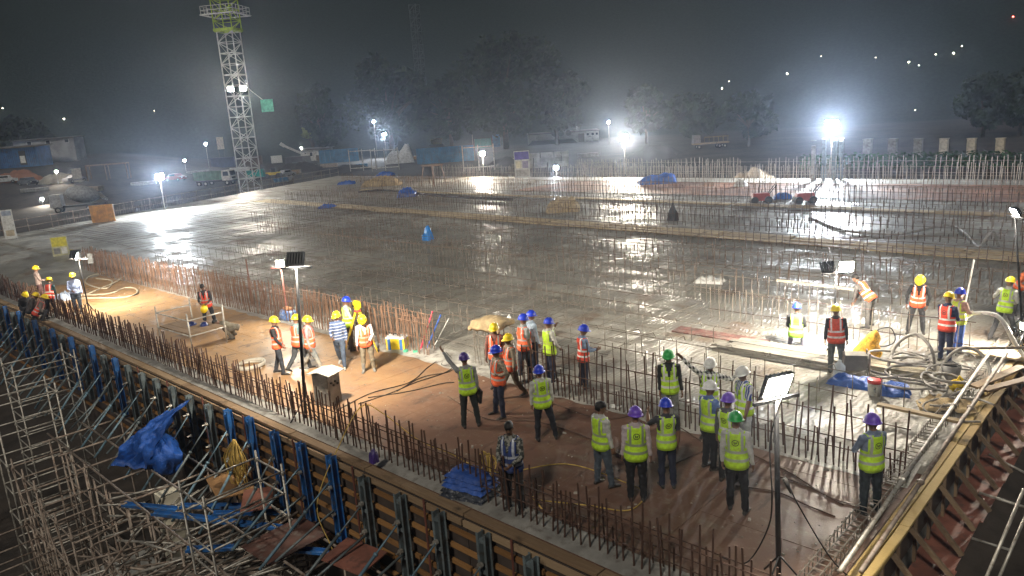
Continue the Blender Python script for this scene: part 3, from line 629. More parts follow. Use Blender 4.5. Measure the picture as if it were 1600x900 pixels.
floodlight('black pole floodlight turned away behind the near bars, beside the small cabinet', P(478, 655), 3.8, [(25, 30, 1350, 0.42, 0.34, 0.0)], pole_r=0.04, top_shift=(_rt.x * 0.27, _rt.y * 0.27))
floodlight('lit floodlight on a pink stick standing in the blue bag', P(450, 497), 1.98, [(195, 10, 520, 0.30, 0.26, 0.0)], pm=mat((0.6, 0.25, 0.22), 0.5), tripod=False)
floodlight('black floodlight on a leaning pole beside the man in light blue', P(140, 490), 2.36, [(30, 28, 800, 0.42, 0.36, -0.1), (100, 20, 500, 0.34, 0.3, 0.4)])
floodlight('tall lit floodlight on a black pole at the front among the engineers', P(1217, 915), 2.85, [(140, 22, 450, 0.42, 0.36, 0.0)], pole_r=0.04, top_shift=(-0.1, 0.05))
floodlight('twin floodlight on the wet slab behind the seated man', P(1302, 560, SLABZ), 2.3, [(-30, 32, 1300, 0.36, 0.3, -0.22), (165, 14, 480, 0.36, 0.3, -0.24)])
floodlight('slanting pole floodlight at the right edge over the pouring crew', P(1597, 520, SLABZ), 3.25, [(240, 32, 1000, 0.3, 0.24, 0.0)], top_shift=(-0.35, -0.25))
floodlight('low work lamp shining beside the white hose sleeve at right', P(1597, 548, SLABZ), 0.55, [(235, 5, 600, 0.22, 0.18, 0.0)], tripod=True)
FARL = 2600
def farlamp(label, b, top_py, phi, tilt, stg, wd, ht, **k):
    h = height_at(b, top_py); floodlight(label, b, h - ht * 0.6, [(phi, tilt, stg, wd, ht, 0.0)], pole_r=0.05, pm=M_GALV, tripod=False, **k)
farlamp('very bright floodlight on a thin pole at the left corner of the slab', P(258, 328, SLABZ), 276, 165, 15, -1932, 0.75, 0.55)
farlamp('bright floodlight on a thin pole behind the far bars near the centre', P(977, 272, -0.5), 215, 175, 15, 3160, 0.9, 0.55)
farlamp('floodlight on a pole left of the notice board at the far edge', P(757, 283, -0.5), 240, 190, 15, 1580, 0.55, 0.45)
farlamp('low floodlight behind the pale bar fence right of the notice board', P(870, 283, -1.0), 262, 180, 13, -1580, 0.5, 0.4)
farlamp('brightest floodlight above the grey steel column forms at right', P(1298, 272, 0), 194, 185, 15, -2369, 1.0, 0.65)
farlamp('small yard light left of the tower crane', G(327, 262), 225, 180, 8, -900, 0.5, 0.4)
farlamp('small yard light beyond the bright corner lamp', G(291, 268), 251, 190, 8, -500, 0.4, 0.3)
farlamp('upper yard floodlight on a frame beside the blue hoarding', G(590, 246), 190, 180, 15, -1337, 0.6, 0.45)
farlamp('wide yard floodlight below the upper one beside the blue hoarding', G(604, 246), 210, 180, 15, -1823, 1.1, 0.5)
farlamp('yard light at the end of the white wall building', G(952, 225), 191, 185, 15, -1580, 0.6, 0.45)
farlamp('yard light in the sand yard at far left', G(68, 322), 311, 170, 8, 700, 0.45, 0.35)
farlamp('yard light above the heap of sand at far left', G(92, 288), 268, 170, 8, 700, 0.45, 0.35)
farlamp('light on the front of the blue shed at far left', G(20, 256), 240, 150, 25, 900, 0.45, 0.35)
farlamp('small round yard light under the big tree', G(738, 214), 194, 180, 5, 500, 0.35, 0.35)
# ------------------------------------------------------------------ things on the deck
rr = random.Random(77)
def single(name, mb, m, label, cat, loc=(0, 0, 0), rot=(0, 0, 0), smooth=False, group=None):
    o = mb.build(name, m, None, smooth, loc); o.rotation_euler = rot; return tag(o, label, cat, group)
# small steel frame with a board
p = [P(256, 548), P(358, 545), P(331, 512), P(262, 515)]
t = thing('scaffold_trestle', 'small galvanised scaffold frame with a plank deck before the bareheaded man', 'scaffold', P(303, 535), R(3))
hx, hy = 1.15, 0.62
for sx in (-1, 1):
    for sy in (-1, 1):
        q = MB(); q.cyl((sx * hx, sy * hy, 0), (sx * hx, sy * hy, 1.32), 0.026, 8); q.lathe([(0.03, 0.52), (0.045, 0.54), (0.045, 0.58), (0.03, 0.6)], 8, (sx * hx, sy * hy, 0)); q.build('post', M_GALV, t, True)
for z in (0.55, 1.08):
    for a, b in (((-hx, -hy), (hx, -hy)), ((-hx, hy), (hx, hy)), ((-hx, -hy), (-hx, hy)), ((hx, -hy), (hx, hy))):
        if z > 1 and a == (-hx, hy): continue
        q = MB(); q.cyl((*a, z), (*b, z), 0.022, 7); q.build('rail', M_GALV, t, True)
for k in range(4): q = MB(); q.box((0, -hy + 0.17 + 0.3 * k, 0.59), (2 * hx - 0.06, 0.285, 0.04)); q.build('plank', M_TIMBER, t)
for k, (dx, dy) in enumerate(((-0.05, 0.05), (0.42, 0.28))):
    q = MB(); q.rings([[Vector((r * math.cos(a), r * 1.15 * math.sin(a), z)) for a in [2 * math.pi * i / 14 for i in range(14)]] for r, z in ((0.155, 0.0), (0.15, 0.012), (0.128, 0.015), (0.118, 0.06), (0.08, 0.105), (0.02, 0.125))])
    o = single('safety_helmet', q, mat((0.01, 0.02, 0.10), 0.3), ['dark blue helmet lying at the middle of the small frame deck', 'dark blue helmet lying at the back of the small frame deck'][k], 'helmet', t.location + Vector((dx, dy, 0.615)), (0.05, 0, k), True)
b = P(329, 512); fd = face_dir(b, 200)
pass
# survey tripod
t = thing('survey_tripod', 'yellow survey tripod with a round instrument among the surveyors', 'tripod', P(566, 548))
MY = mat((0.72, 0.50, 0.03), 0.45, 0, 0.2, 5); MR = mat((0.6, 0.05, 0.04), 0.5)
for k in range(3):
    a = 0.3 + k * 2.094; q = MB(); e = Vector((0.62 * math.cos(a), 0.62 * math.sin(a), 0.0)); tp = Vector((0.07 * math.cos(a), 0.07 * math.sin(a), 1.30)); m_ = e.lerp(tp, 0.45)
    sd = Vector((-math.sin(a), math.cos(a), 0)) * 0.035; q.beam(m_ + sd, tp + sd, 0.03, 0.03); q.beam(m_ - sd, tp - sd, 0.03, 0.03); q.beam(e, m_.lerp(tp, 0.12), 0.035, 0.03); q.build('leg', MY, t)
    q = MB(); q.cyl(e, e + Vector((0, 0, 0.09)), 0.02, 6, 0.03); q.build('foot', M_DARK, t)
q = MB(); q.lathe([(0.10, 1.29), (0.11, 1.30), (0.11, 1.33), (0.07, 1.35)], 12); q.build('head_plate', MR, t, True)
q = MB(); q.lathe([(0.07, 1.35), (0.09, 1.37), (0.085, 1.40)], 12); q.box((0.0, 0, 1.51), (0.20, 0.15, 0.2)); q.cyl((0, -0.13, 1.5), (0, 0.13, 1.5), 0.05, 10); q.box((0, 0, 1.63), (0.22, 0.05, 0.035)); q.build('instrument', mat((0.80, 0.62, 0.02), 0.35), t)
q = MB(); q.cyl((0, -0.15, 1.5), (0, -0.13, 1.5), 0.042, 10); q.build('lens', M_BLACK, t)
# instrument case
t = thing('instrument_case', 'yellow and blue instrument case by the foot of the lit bar wall', 'case', P(622, 545), 0.5)
q = MB(); q.box((0, 0, 0.2), (0.62, 0.36, 0.36)); q.build('body', mat((0.75, 0.55, 0.03), 0.45), t); q = MB(); q.box((0, 0, 0.415), (0.64, 0.38, 0.07), None, 0.9); q.build('lid', M_WHITE, t)
for s in (-1, 1): q = MB(); q.box((s * 0.2, -0.19, 0.2), (0.09, 0.03, 0.34)); q.build('strap', mat((0.05, 0.18, 0.5), 0.6), t)
q = MB(); q.tube([(-0.1, 0, 0.44), (-0.1, 0, 0.5), (0.1, 0, 0.5), (0.1, 0, 0.44)], 0.015, 6); q.build('handle', M_BLACK, t)
# poles leaning on the bar wall
b0 = P(658, 550); b1 = P(682, 508, 0.9)
for k, (c, off, lb) in enumerate((((0.62, 0.05, 0.10), 0.0, 'red staff leaning on the end of the lit bar wall'), ((0.05, 0.13, 0.5), 0.16, 'blue staff leaning beside the red one at the bar wall end'), ((0.66, 0.66, 0.64), 0.30, 'white staff leaning at the end of the lit bar wall'))):
    q = MB(); q.cyl(Vector((0, 0, 0)), Vector((0.05 + 0.1 * k, 0.62, 1.15 - 0.1 * k)), 0.024 if k < 2 else 0.014, 8); q.box((0.0, 0, 0.03), (0.06, 0.06, 0.06)); single('survey_staff', q, mat(c, 0.5), lb, 'staff', P(656 + 9 * k, 549))
for k, (px, py, lb) in enumerate(((634, 551, 'small green block beside the instrument case'), (649, 552, 'small green block at the foot of the staffs'))):
    q = MB(); q.box((0, 0, 0.05), (0.14, 0.1, 0.1), None, 0.85); single('green_block', q, mat((0.10, 0.45, 0.28), 0.5), lb, 'block', P(px, py), (0, 0, k))
# bag at the foot of the pink lamp stick
t = thing('tool_bag', 'blue and white woven bag holding the pink lamp stick', 'bag', P(452, 499))
q = MB(); q.rings([[Vector((wx * math.cos(a) + 0.03 * n3(i, z * 4), wy * math.sin(a), z)) for i, a in enumerate([2 * math.pi * k / 16 for k in range(16)])] for wx, wy, z in ((0.42, 0.25, 0), (0.48, 0.29, 0.1), (0.46, 0.27, 0.28), (0.38, 0.2, 0.38))]); q.build('body', mat((0.06, 0.17, 0.48), 0.5, 0, 0.5, 5, (0.5, 0.52, 0.56), 0.8), t, True)
q = MB(); q.ball((0, 0, 0.42), (0.28, 0.14, 0.09)); q.build('contents', mat((0.55, 0.25, 0.12), 0.8, 0, 0.4, 8), t, True)
for k, (px, py, sx, lb) in enumerate(((512, 505, 0.75, 'crumpled white cloth on the deck behind the walking labourer'), (494, 503, 0.5, 'small white cloth scrap beside the blue and white bag'))):
    tarp(lb, P(px, py, 0.0), sx, 0.4, 0.12, 0.4, 30 + k, m=mat((0.55, 0.52, 0.47), 0.9), res=16, name='white_cloth', fold=0.12)['category'] = 'cloth'
# grey cabinet with pitched lid
t = thing('power_cabinet', 'grey metal power cabinet with a pitched lid behind the near bars', 'cabinet', P(514, 629), R(18))
q = MB(); q.box((0, 0, 0.42), (0.50, 0.46, 0.84)); q.build('body', mat((0.16, 0.155, 0.145), 0.55, 0.3, 0.4, 4, (0.3, 0.29, 0.26), 0.5), t)
for s in (-1, 1): q = MB(); q.box((s * 0.175, 0, 0.885), (0.38, 0.62, 0.02), Matrix.Rotation(s * 0.22, 3, 'Y')); q.build('lid', mat((0.42, 0.40, 0.35), 0.6, 0, 0.2, 3), t)
for k in range(4): q = MB(); q.cyl((0.25, -0.12 + 0.08 * k, 0.6 - 0.08 * (k % 2)), (0.28, -0.12 + 0.08 * k, 0.6 - 0.08 * (k % 2)), 0.03, 8); q.build('socket', M_BLACK, t)
q = MB(); q.box((0.252, 0, 0.3), (0.01, 0.36, 0.4)); q.build('door', mat((0.2, 0.195, 0.18), 0.5), t)
# coils and hoses
def coil(name, label, c, r, n, tr, m, cat='hose', seed=1, flat=0.06, ecc=1.0, rz=0.0):
    g = random.Random(seed); pts = []
    for i in range(n * 16):
        a = 2 * math.pi * i / 16; k = r * (1 + 0.10 * math.sin(i * 0.37 + seed)) * (0.88 + 0.12 * g.random() if i % 5 == 0 else 0.95); pts.append((k * math.cos(a), k * ecc * math.sin(a), tr + flat * (0.5 + 0.5 * math.sin(i * 0.21 + seed)) + 0.01 * (i // 16)))
    q = MB(); q.tube(curve_pts(pts[::2], 3), tr, 6); return single(name, q, m, label, cat, c, (0, 0, rz), True)
coil('coiled_hose', 'pale coiled hose on the deck left of the lamp pole', P(392, 573), 0.42, 6, 0.028, mat((0.42, 0.39, 0.33), 0.7), seed=3)
def hose(label, ctrl, r, m, name='hose', cat='hose', z=0.0, n=10): 
    q = MB(); q.tube(curve_pts([P(x, y, z) + Vector((0, 0, r + dz)) for x, y, dz in ctrl], n), r, 7); return single(name, q, m, label, cat, smooth=True)
hose('thick cream hose looping across the orange deck, upper loop', [(110, 470, 0), (150, 455, 0), (190, 437, 0), (192, 430, 0), (165, 428, 0), (140, 433, 0), (135, 444, 0), (165, 452, 0), (175, 440, 0), (150, 436, 0)], 0.036, M_HOSET)
hose('thick cream hose with one long loop on the orange deck, lower loop', [(88, 462, 0), (130, 462, 0), (170, 460, 0), (195, 451, 0), (212, 452, 0), (213, 460, 0), (190, 466, 0), (140, 467, 0), (95, 468, 0)], 0.036, M_HOSET)
tarp('blue and white sheet bundle between the far-left labourers', P(104, 466, 0), 1.2, 0.8, 0.3, 0.2, 50, m=mat((0.30, 0.38, 0.55), 0.6, 0, 0.5, 4, (0.6, 0.6, 0.6), 0.7), res=20, name='sheet_bundle')
for k, (c, lb) in enumerate((([(530, 640, 0), (580, 615, 0), (640, 598, 0), (668, 575, 0), (690, 560, 0), (705, 548, 0)], 'black cable curving from the cabinet to the gap in the bars'), ([(560, 632, 0), (610, 615, 0), (650, 598, 0), (690, 585, 0), (706, 575, 0), (690, 570, 0), (700, 560, 0)], 'black cable bundle on the deck before the gap'), ([(575, 622, 0), (640, 612, 0), (690, 600, 0), (710, 598, 0)], 'thin black cable crossing the deck below the cable bundle'), ([(620, 612, 0), (660, 590, 0), (700, 582, 0), (712, 570, 0), (698, 556, 0.1)], 'tangled thin cable end beside the gap'))):
    hose(lb, c, 0.013, M_CABLE, 'cable', 'cable')
for k, (c, lb) in enumerate((([(1030, 735, 0), (1130, 700, 0), (1225, 735, 0), (1290, 775, 0), (1335, 790, 0), (1352, 792, 0)], 'long brown cord lying towards the folded-arms engineer'), ([(1150, 760, 0), (1215, 770, 0), (1260, 790, 0), (1305, 808, 0)], 'short brown cord on the deck right of the front lamp pole'), ([(1215, 745, 0), (1260, 760, 0), (1318, 790, 0)], 'wavy brown cord beside the long one'), ([(700, 620, 0), (760, 655, 0), (840, 660, 0), (930, 690, 0), (1000, 735, 0)], 'grey cord lying across the deck between the engineers'), ([(860, 630, 0), (940, 655, 0), (1010, 648, 0), (1060, 668, 0), (1095, 690, 0)], 'thin dark cord beside the feet of the green-helmeted man'))):
    hose(lb, c, 0.014, mat((0.10, 0.06, 0.045), 0.7), 'cord', 'cord')
# cable and plug hanging from the front lamp
b = P(1217, 915)
q = MB(); q.tube(curve_pts([b + Vector((0.02, -0.03, 2.95)), b + Vector((-0.18, 0.05, 2.2)), b + Vector((-0.12, 0, 1.4)), b + Vector((-0.22, 0.1, 0.8)), b + Vector((-0.6, 0.2, 0.03)), b + Vector((-1.0, 0.1, 0.03))], 8), 0.011, 6); single('lamp_cable', q, M_CABLE, 'black cable hanging down beside the front lamp pole', 'cable', smooth=True)
q = MB(); q.tube(curve_pts([b + Vector((0.06, 0.0, 1.75)), b + Vector((0.22, 0.12, 1.3)), b + Vector((0.6, 0.35, 0.5)), b + Vector((0.95, 0.6, 0.03))], 8), 0.011, 6); q.cyl(b + Vector((0.06, 0, 1.72)), b + Vector((0.13, 0.06, 1.5)), 0.035, 8, 0.02); single('plug_cable', q, M_CABLE, 'black plug and cable running down to the right of the front lamp pole', 'cable', smooth=True)
# blue folded tarpaulin bundle at the near bars
t = thing('tarpaulin_bundle', 'folded blue tarpaulin bundle behind the near bars', 'tarpaulin', P(737, 772), R(8))
for k in range(5):
    q = lumpy(18, 14, lambda u, v: Vector(((u - .5) * (1.05 - 0.05 * k) + 0.03 * n3(u * 4, v * 4, k), (v - .5) * (0.7 - 0.04 * k) + 0.03 * n3(v * 5, u * 2, k), 0.05 + 0.10 * k + (0.05 * (1 - (2 * u - 1) ** 4) * (1 - (2 * v - 1) ** 4)) + 0.025 * n3(u * 7, v * 6, k + 3) - 0.05 * (max(abs(2 * u - 1), abs(2 * v - 1)) > 0.93))))
    q.build('fold', mat((0.03, 0.035, 0.05), 0.5, 0, 0.5, 6, (0.3, 0.3, 0.3), 0.4) if k < 2 else mat_tarp((0.03, 0.09, 0.36)), t, True)
tarp('purple plastic bag caught on the near bars', P(584, 715, 0.30) + Vector((0, 0, -0.1)), 0.16, 0.16, 0.3, 0, 60, m=mat((0.05, 0.025, 0.16), 0.4), res=14, name='plastic_bag', fold=0.1)['category'] = 'bag'
q = lumpy(12, 8, lambda u, v: Vector(((u - .5) * .3, (v - .5) * .2, 0.03 + 0.05 * abs(n3(u * 6, v * 6, 3))))); single('paper_scrap', q, M_WHITE, 'white scrap of paper on the red deck behind the bareheaded engineer', 'paper', P(961, 637))
# jute mat draped over the bar tops
t0 = Vector((-14.2, 13.85, 1.40))
q = lumpy(26, 18, lambda u, v: Vector(((u - .5) * 1.2 * (1 - 0.25 * v), (v - .5) * 0.85, 0.02 + 0.16 * math.sin(math.pi * u) * math.sin(math.pi * v) + 0.03 * n3(u * 5, v * 5) - (0.12 if v < 0.06 else 0) - 0.10 * (abs(2 * u - 1) > 0.93))))
o = single('jute_mat', q, M_BURLAP, 'tan jute mat laid over the bar tops behind the yellow helmets', 'mat', t0, (0, 0, 0.0), True)
md = o.modifiers.new('thick', 'SOLIDIFY'); md.thickness = 0.1
tarp('knotted white cloth tied beside the jute mat', P(797, 505, 0.9), 0.25, 0.2, 0.22, 0, 62, m=M_WHITE, res=14, name='white_cloth', fold=0.12)['category'] = 'cloth'
# notice boards
def board(label, base, w_, h_, z0, phi, cols, name='notice_board', legs=True):
    t = thing(name, label, 'sign', base); d = face_dir(base, phi); t.rotation_euler = (0, 0, math.atan2(-d.x, d.y))
    q = MB(); q.box((0, 0, z0 + h_ / 2), (w_, 0.03, h_)); q.build('panel', cols[0], t)
    for k, (x0, x1, za, zb, m) in enumerate(cols[1]): q = MB(); q.box(((x0 + x1) / 2 * w_, 0.018, z0 + (za + zb) / 2 * h_), ((x1 - x0) * w_, 0.008, (zb - za) * h_)); q.build('print', m, t)
    if legs:
        for s in (-1, 1): q = MB(); q.cyl((s * w_ * 0.4, -0.03, 0), (s * w_ * 0.4, -0.03, z0 + h_), 0.02, 6); q.build('leg', M_PIPE, t)
    return t
MYB = mat((0.62, 0.55, 0.06), 0.6, 0, 0.2, 6); MGR = mat((0.25, 0.25, 0.25), 0.6)
board('yellow and white notice board hung on the far-left bar wall', P(97, 402), 0.95, 1.25, 0.1, 190, (mat((0.5, 0.48, 0.30), 0.6), [(-.45, .45, .5, .97, MYB), (-.4, -.05, .1, .42, M_WHITE), (0.02, .4, .12, .42, MGR)]))
board('tall white sign board standing at the far-left corner rail', P(19, 377), 0.8, 2.3, 0.2, 190, (M_WHITE, [(-.4, .4, .8, .96, mat((0.35, 0.4, 0.5), 0.6)), (-.35, .35, .1, .3, mat((0.5, 0.42, 0.3), 0.6))]))
# vests and cloths hung on the bar wall
for k, (px, py, c, lb) in enumerate(((167, 402, (0.75, 0.22, 0.06), 'orange vest hung on the bar wall beside the notice board'), (178, 396, (0.7, 0.55, 0.03), 'yellow cloth hung on the bar wall right of the orange vest'), (201, 404, M_WHITE, 'white cloth hung on the bar wall beyond the yellow cloth'))):
    b_ = P(px, py + 14, 0); q = lumpy(8, 12, lambda u, v: Vector(((u - .5) * .35 * (1 + .3 * n3(v * 4, k)), 0.06 * n3(u * 5, v * 4, k), 0.6 + 0.55 * v)));
    single('hung_cloth', q, c if not isinstance(c, tuple) else mat(c, 0.8), lb, 'cloth', (b_.x, 13.1, 0), (0, 0, 0.3 * k))
q = MB(); q.cyl((0, 0, 0), (0.02, 0, 2.0), 0.03, 7); single('marker_post', q, mat((0.22, 0.10, 0.07), 0.6), 'thin reddish post standing before the lit bar wall', 'post', P(395, 479))
q = MB(); q.box((0, 0, 0.75), (0.14, 0.12, 1.5)); single('timber_post', q, M_STRUT, 'dark stop-end post in the bar wall left of the hoses', 'post', P(150, 426))

# ------------------------------------------------------------------ things on the wet slab
MWG = mat_wood((0.17, 0.16, 0.14), (0.27, 0.25, 0.215)); MWP = mat_wood((0.26, 0.23, 0.17), (0.36, 0.32, 0.24))
t = thing('plank_stack', 'stack of long grey planks on which the man in the blue helmet sits', 'planks', P(1225, 556, S_0 := SLABZ), 0.0)
for k in range(11):
    q = MB(); L = rr.uniform(2.9, 3.6); q.box((rr.uniform(-.25, .25), (k % 5) * 0.235 - 0.45 + rr.uniform(-.02, .02), 0.04 + 0.07 * (k // 5)), (L, 0.22, 0.055), Matrix.Rotation(rr.uniform(-.03, .03), 3, 'Z')); q.build('plank', MWG, t)
t = thing('plank_stack', 'short stack of pale planks under the orange net bag', 'planks', P(1400, 577, SLABZ), 0.05)
for k in range(7):
    q = MB(); q.box((rr.uniform(-.1, .1), (k % 4) * 0.23 - 0.3, 0.04 + 0.07 * (k // 4)), (1.9, 0.21, 0.055)); q.build('plank', MWP, t)
t = thing('red_plank', 'reddish wet board lying on the slab left of the plank stack', 'plank', P(1120, 528, SLABZ), 0.0)
for k in range(2): q = MB(); q.box((0, k * 0.3, 0.03), (2.9, 0.28, 0.04)); q.build('board', mat((0.17, 0.075, 0.062), 0.6, 0, 0.5, 3, (0.25, 0.23, 0.2), 0.6), t)
q = MB(); q.box((0, 0, 0), (2.4, 0.09, 0.07)); a_ = P(1235, 470, 1.02); single('white_batten', q, mat((0.36, 0.33, 0.26), 0.7), 'long white batten resting on the bar tops behind the seated man', 'timber', (a_.x, 22.75, 1.14), (0, 0.02, 0))
def netbag(u, v):
    a = 2 * math.pi * u; r = 0.34 * (1 - v) ** 0.7 * (1 + 0.25 * n3(math.cos(a) * 2, math.sin(a) * 2, v * 3)) + 0.02; return Vector((r * math.cos(a) + 0.22 * v, r * 0.8 * math.sin(a), 0.72 * v))
single('net_bag', lumpy(22, 16, netbag), mat((0.75, 0.38, 0.03), 0.6, 0, 0.5, 9, (0.35, 0.15, 0.03), 0.7, 0.8), 'orange net bag standing upright beside the hose coils', 'bag', P(1352, 562, SLABZ) + Vector((0, 0, 0.12)), smooth=True)
for k in range(11):
    px = rr.uniform(1385, 1490); py = rr.uniform(570, 655); coil('hose_coil', 'grey hose loop in the big tangle before the pouring crew', P(px, py, SLABZ), rr.uniform(0.35, 0.8), rr.choice((1, 2, 2)), rr.choice((0.03, 0.035, 0.024)), M_HOSE, seed=k, flat=rr.uniform(0.1, 0.5), ecc=rr.uniform(0.45, 0.8), rz=rr.uniform(0, 3))['group'] = 'hose tangle'
q = MB(); q.tube(curve_pts([P(1385, 580, .15), P(1400, 540, .7), P(1430, 522, 1.05), P(1455, 545, .8), P(1462, 585, .15)], 8), 0.04, 7); single('arched_hose', q, M_HOSE, 'thick grey hose arching up left of the man in navy overalls', 'hose', smooth=True)
q = MB(); q.tube(curve_pts([P(1462, 600, .15), P(1480, 560, .6), P(1510, 543, .8), P(1540, 560, .6), P(1550, 600, .2)], 8), 0.04, 7); single('arched_hose', q, M_HOSE, 'thick grey hose arching right of the man in navy overalls', 'hose', smooth=True)
c_ = P(1382, 543, SLABZ); q = MB(); q.tube([(0.28 * math.cos(a), 0.05 * math.sin(3 * a), 0.3 + 0.28 * math.sin(a)) for a in [2 * math.pi * k / 24 for k in range(49)]], 0.016, 5); single('wire_coil', q, M_DARK, 'dark wire coil standing on edge beside the orange net bag', 'wire', c_, (0, 0, 0.8), True)
for k, (px, py, sx, sy, lb) in enumerate(((1332, 600, 1.05, 0.6, 'blue tarpaulin folded left of the white bucket'), (1392, 612, 0.8, 0.7, 'blue tarpaulin crumpled behind the white bucket'))):
    tarp(lb, P(px, py, SLABZ), sx, sy, 0.22, 0.3 * k, 70 + k, res=24, fold=0.08)
t = thing('paint_bucket', 'white bucket with a red rim beside the blue tarpaulins', 'bucket', P(1366, 617, SLABZ), 0.0)
q = MB(); q.lathe([(0.13, 0), (0.15, 0.36), (0.155, 0.38)], 16); q.build('body', M_WHITE, t, True); q = MB(); q.lathe([(0.158, 0.30), (0.16, 0.385), (0.15, 0.39)], 16); q.build('rim', mat((0.55, 0.03, 0.03), 0.4), t, True)
q = MB(); d = face_dir(t.location, 180); q.beam(d * 0.149 + Vector((0.03, -0.03, 0.13)), d * 0.149 + Vector((-0.03, 0.03, 0.22)), 0.012, 0.02); q.beam(d * 0.15 + Vector((-0.04, 0.04, 0.12)), d * 0.15 + Vector((0.03, -0.03, 0.22)), 0.012, 0.02); q.tube([d * 0.15 + Vector((-.05, .05, .24)), d * 0.15 + Vector((.05, -.05, .24))], 0.008, 4); q.build('mark', M_DARK, t)
q = MB(); q.tube([(-0.155, 0, 0.34), (-0.1, 0, 0.47), (0.1, 0, 0.47), (0.155, 0, 0.34)], 0.006, 5); q.build('handle', M_DARK, t)
t = thing('rubber_bucket', 'grey mortar bucket standing among the hoses', 'bucket', P(1485, 596, SLABZ)); q = MB(); q.lathe([(0.16, 0), (0.22, 0.42), (0.20, 0.42), (0.15, 0.05)], 14, caps=False); q.build('body', mat((0.16, 0.155, 0.15), 0.6, 0, 0.4, 5), t, True); q = MB(); q.tube([(-0.2, 0, 0.4), (0, 0, 0.52), (0.2, 0, 0.4)], 0.012, 5); q.build('handle', M_DARK, t)
t = thing('plastic_crate', 'clear water jar standing beside the standing labourer', 'jar', P(1311, 590, SLABZ)); q = MB(); q.lathe([(0.13, 0), (0.15, 0.08), (0.14, 0.3), (0.05, 0.4), (0.045, 0.45)], 12); q.build('body', mat((0.45, 0.5, 0.52), 0.15), t, True)
t = thing('vibrator_motor', 'muddy concrete vibrator motor at the plank ends', 'machine', P(1335, 582, SLABZ), 0.5); q = MB(); q.box((0, 0, 0.3), (0.5, 0.35, 0.4)); q.cyl((-.3, 0, .3), (.3, 0, .3), 0.17, 10); q.build('motor', mat((0.13, 0.12, 0.10), 0.8), t); q = MB(); q.tube([(-.3, -.2, 0), (-.3, -.2, .6), (-.3, .2, .6), (-.3, .2, 0)], 0.02, 6); q.tube([(.3, -.2, 0), (.3, -.2, .55), (.3, .2, .55), (.3, .2, 0)], 0.02, 6); q.build('carry_frame', M_PIPE, t)
q = lumpy(20, 12, lambda u, v: Vector(((u - .5) * 1.1, (v - .5) * 0.6, 0.05 + 0.16 * abs(n3(u * 6, v * 6, 2)) + 0.1 * math.sin(3 * u) * v))); single('fibre_sack', q, M_BURLAP, 'frayed pale sack at the foot of the guard pipes', 'sack', P(1478, 640, SLABZ), (0, 0, 0.4), True)
q = MB(); q.ball((0, 0, 0.14), (0.16, 0.12, 0.16)); q.tube([(0, 0, .25), (.05, 0, .38), (.12, 0, .3)], 0.03, 6); single('yellow_glove', q, mat((0.7, 0.5, 0.03), 0.7, 0, 0.4, 9), 'yellow cloth lump beside the guard pipes', 'cloth', P(1494, 612, SLABZ), smooth=True)
q = MB(); q.cyl((0, 0, 0), (0.2, 0.08, 2.1), 0.022, 8); b_ = P(1492, 520, SLABZ); single('white_pipe', q, M_WHITE, 'long white pipe held upright by the man in blue shorts', 'pipe', b_ + Vector((0.1, 0.1, 0.0)))
q = MB(); q.tube(curve_pts([P(1500, 505, .9), P(1520, 490, 1.2), P(1560, 495, 1.3), P(1585, 535, .6), P(1602, 560, .2)], 8), 0.05, 8); single('white_sleeve', q, M_WHITE, 'white concrete hose sleeve held by the striding labourer', 'hose', smooth=True)
# loose boards at the right edge
for k, (px, py, L, wd, ang, m, lb) in enumerate(((1590, 555, 2.2, 0.5, 0.2, M_YT2, 'pale board beneath the striding labourer at the edge'), (1560, 590, 2.4, 0.2, 1.35, M_TIMBER, 'long timber lying along the edge below the pale board'), (1585, 603, 2.2, 0.18, 1.2, M_TIMBER, 'second timber lying beside the long edge timber'), (1432, 655, 1.5, 0.14, 0.1, M_YT2, 'tan batten lying on the bar tops near the corner'))):
    q = MB(); q.box((0, 0, 0), (L, wd, 0.05)); p_ = P(px, py, 0.25); single('loose_board', q, m, lb, 'board', (p_.x, p_.y, 0.22 + 0.06 * k), (0.03, 0.05, ang))
# tarpaulins, bags and heaps far on the slab
for k, (px, py, sx, sy, hh, lb) in enumerate(((1027, 287, 3.4, 2.0, 0.9, 'blue tarpaulin heap by the tall pale bar fence'), (603, 274, 2.4, 1.6, 0.5, 'blue sheet at the far corner of the slab, farthest left'), (541, 288, 2.2, 1.2, 0.45, 'blue sheet on the far corner next to the black hose'), (637, 307, 1.8, 1.4, 0.8, 'blue drum-shaped bundle right of the jute heap'), (512, 325, 1.6, 1.0, 0.3, 'blue sheet lying before the wide walkway at left'), (1222, 311, 1.2, 0.6, 0.4, 'small blue sheet beside the red machine'))):
    tarp(lb, P(px, py, SLABZ), sx, sy, hh, 0.7, 80 + k, res=20, fold=0.25)
tarp('bright blue bag standing on the middle of the wet slab', P(669, 375, SLABZ), 0.55, 0.5, 0.85, 0, 90, m=mat((0.02, 0.22, 0.65), 0.4), res=16, name='blue_bag', fold=0.15)['category'] = 'bag'
for k, (px, py, sx, sy, hh, lb) in enumerate(((597, 290, 4.6, 2.4, 0.9, 'heap of tan jute sacks at the far corner of the slab'), (880, 330, 2.4, 1.6, 0.8, 'heap of tan jute on the boards of the middle walkway'))):
    o = tarp(lb, P(px, py, SLABZ), sx, sy, hh, 0.7, 95 + k, m=M_BURLAP, res=24, name='jute_heap', fold=0.4); o['category'] = 'sacks'
tarp('dark bag hung on the bars behind the middle walkway', P(1051, 345, SLABZ), 0.6, 0.4, 1.0, 0, 98, m=M_DARK, res=14, name='dark_bag', fold=0.15)['category'] = 'bag'
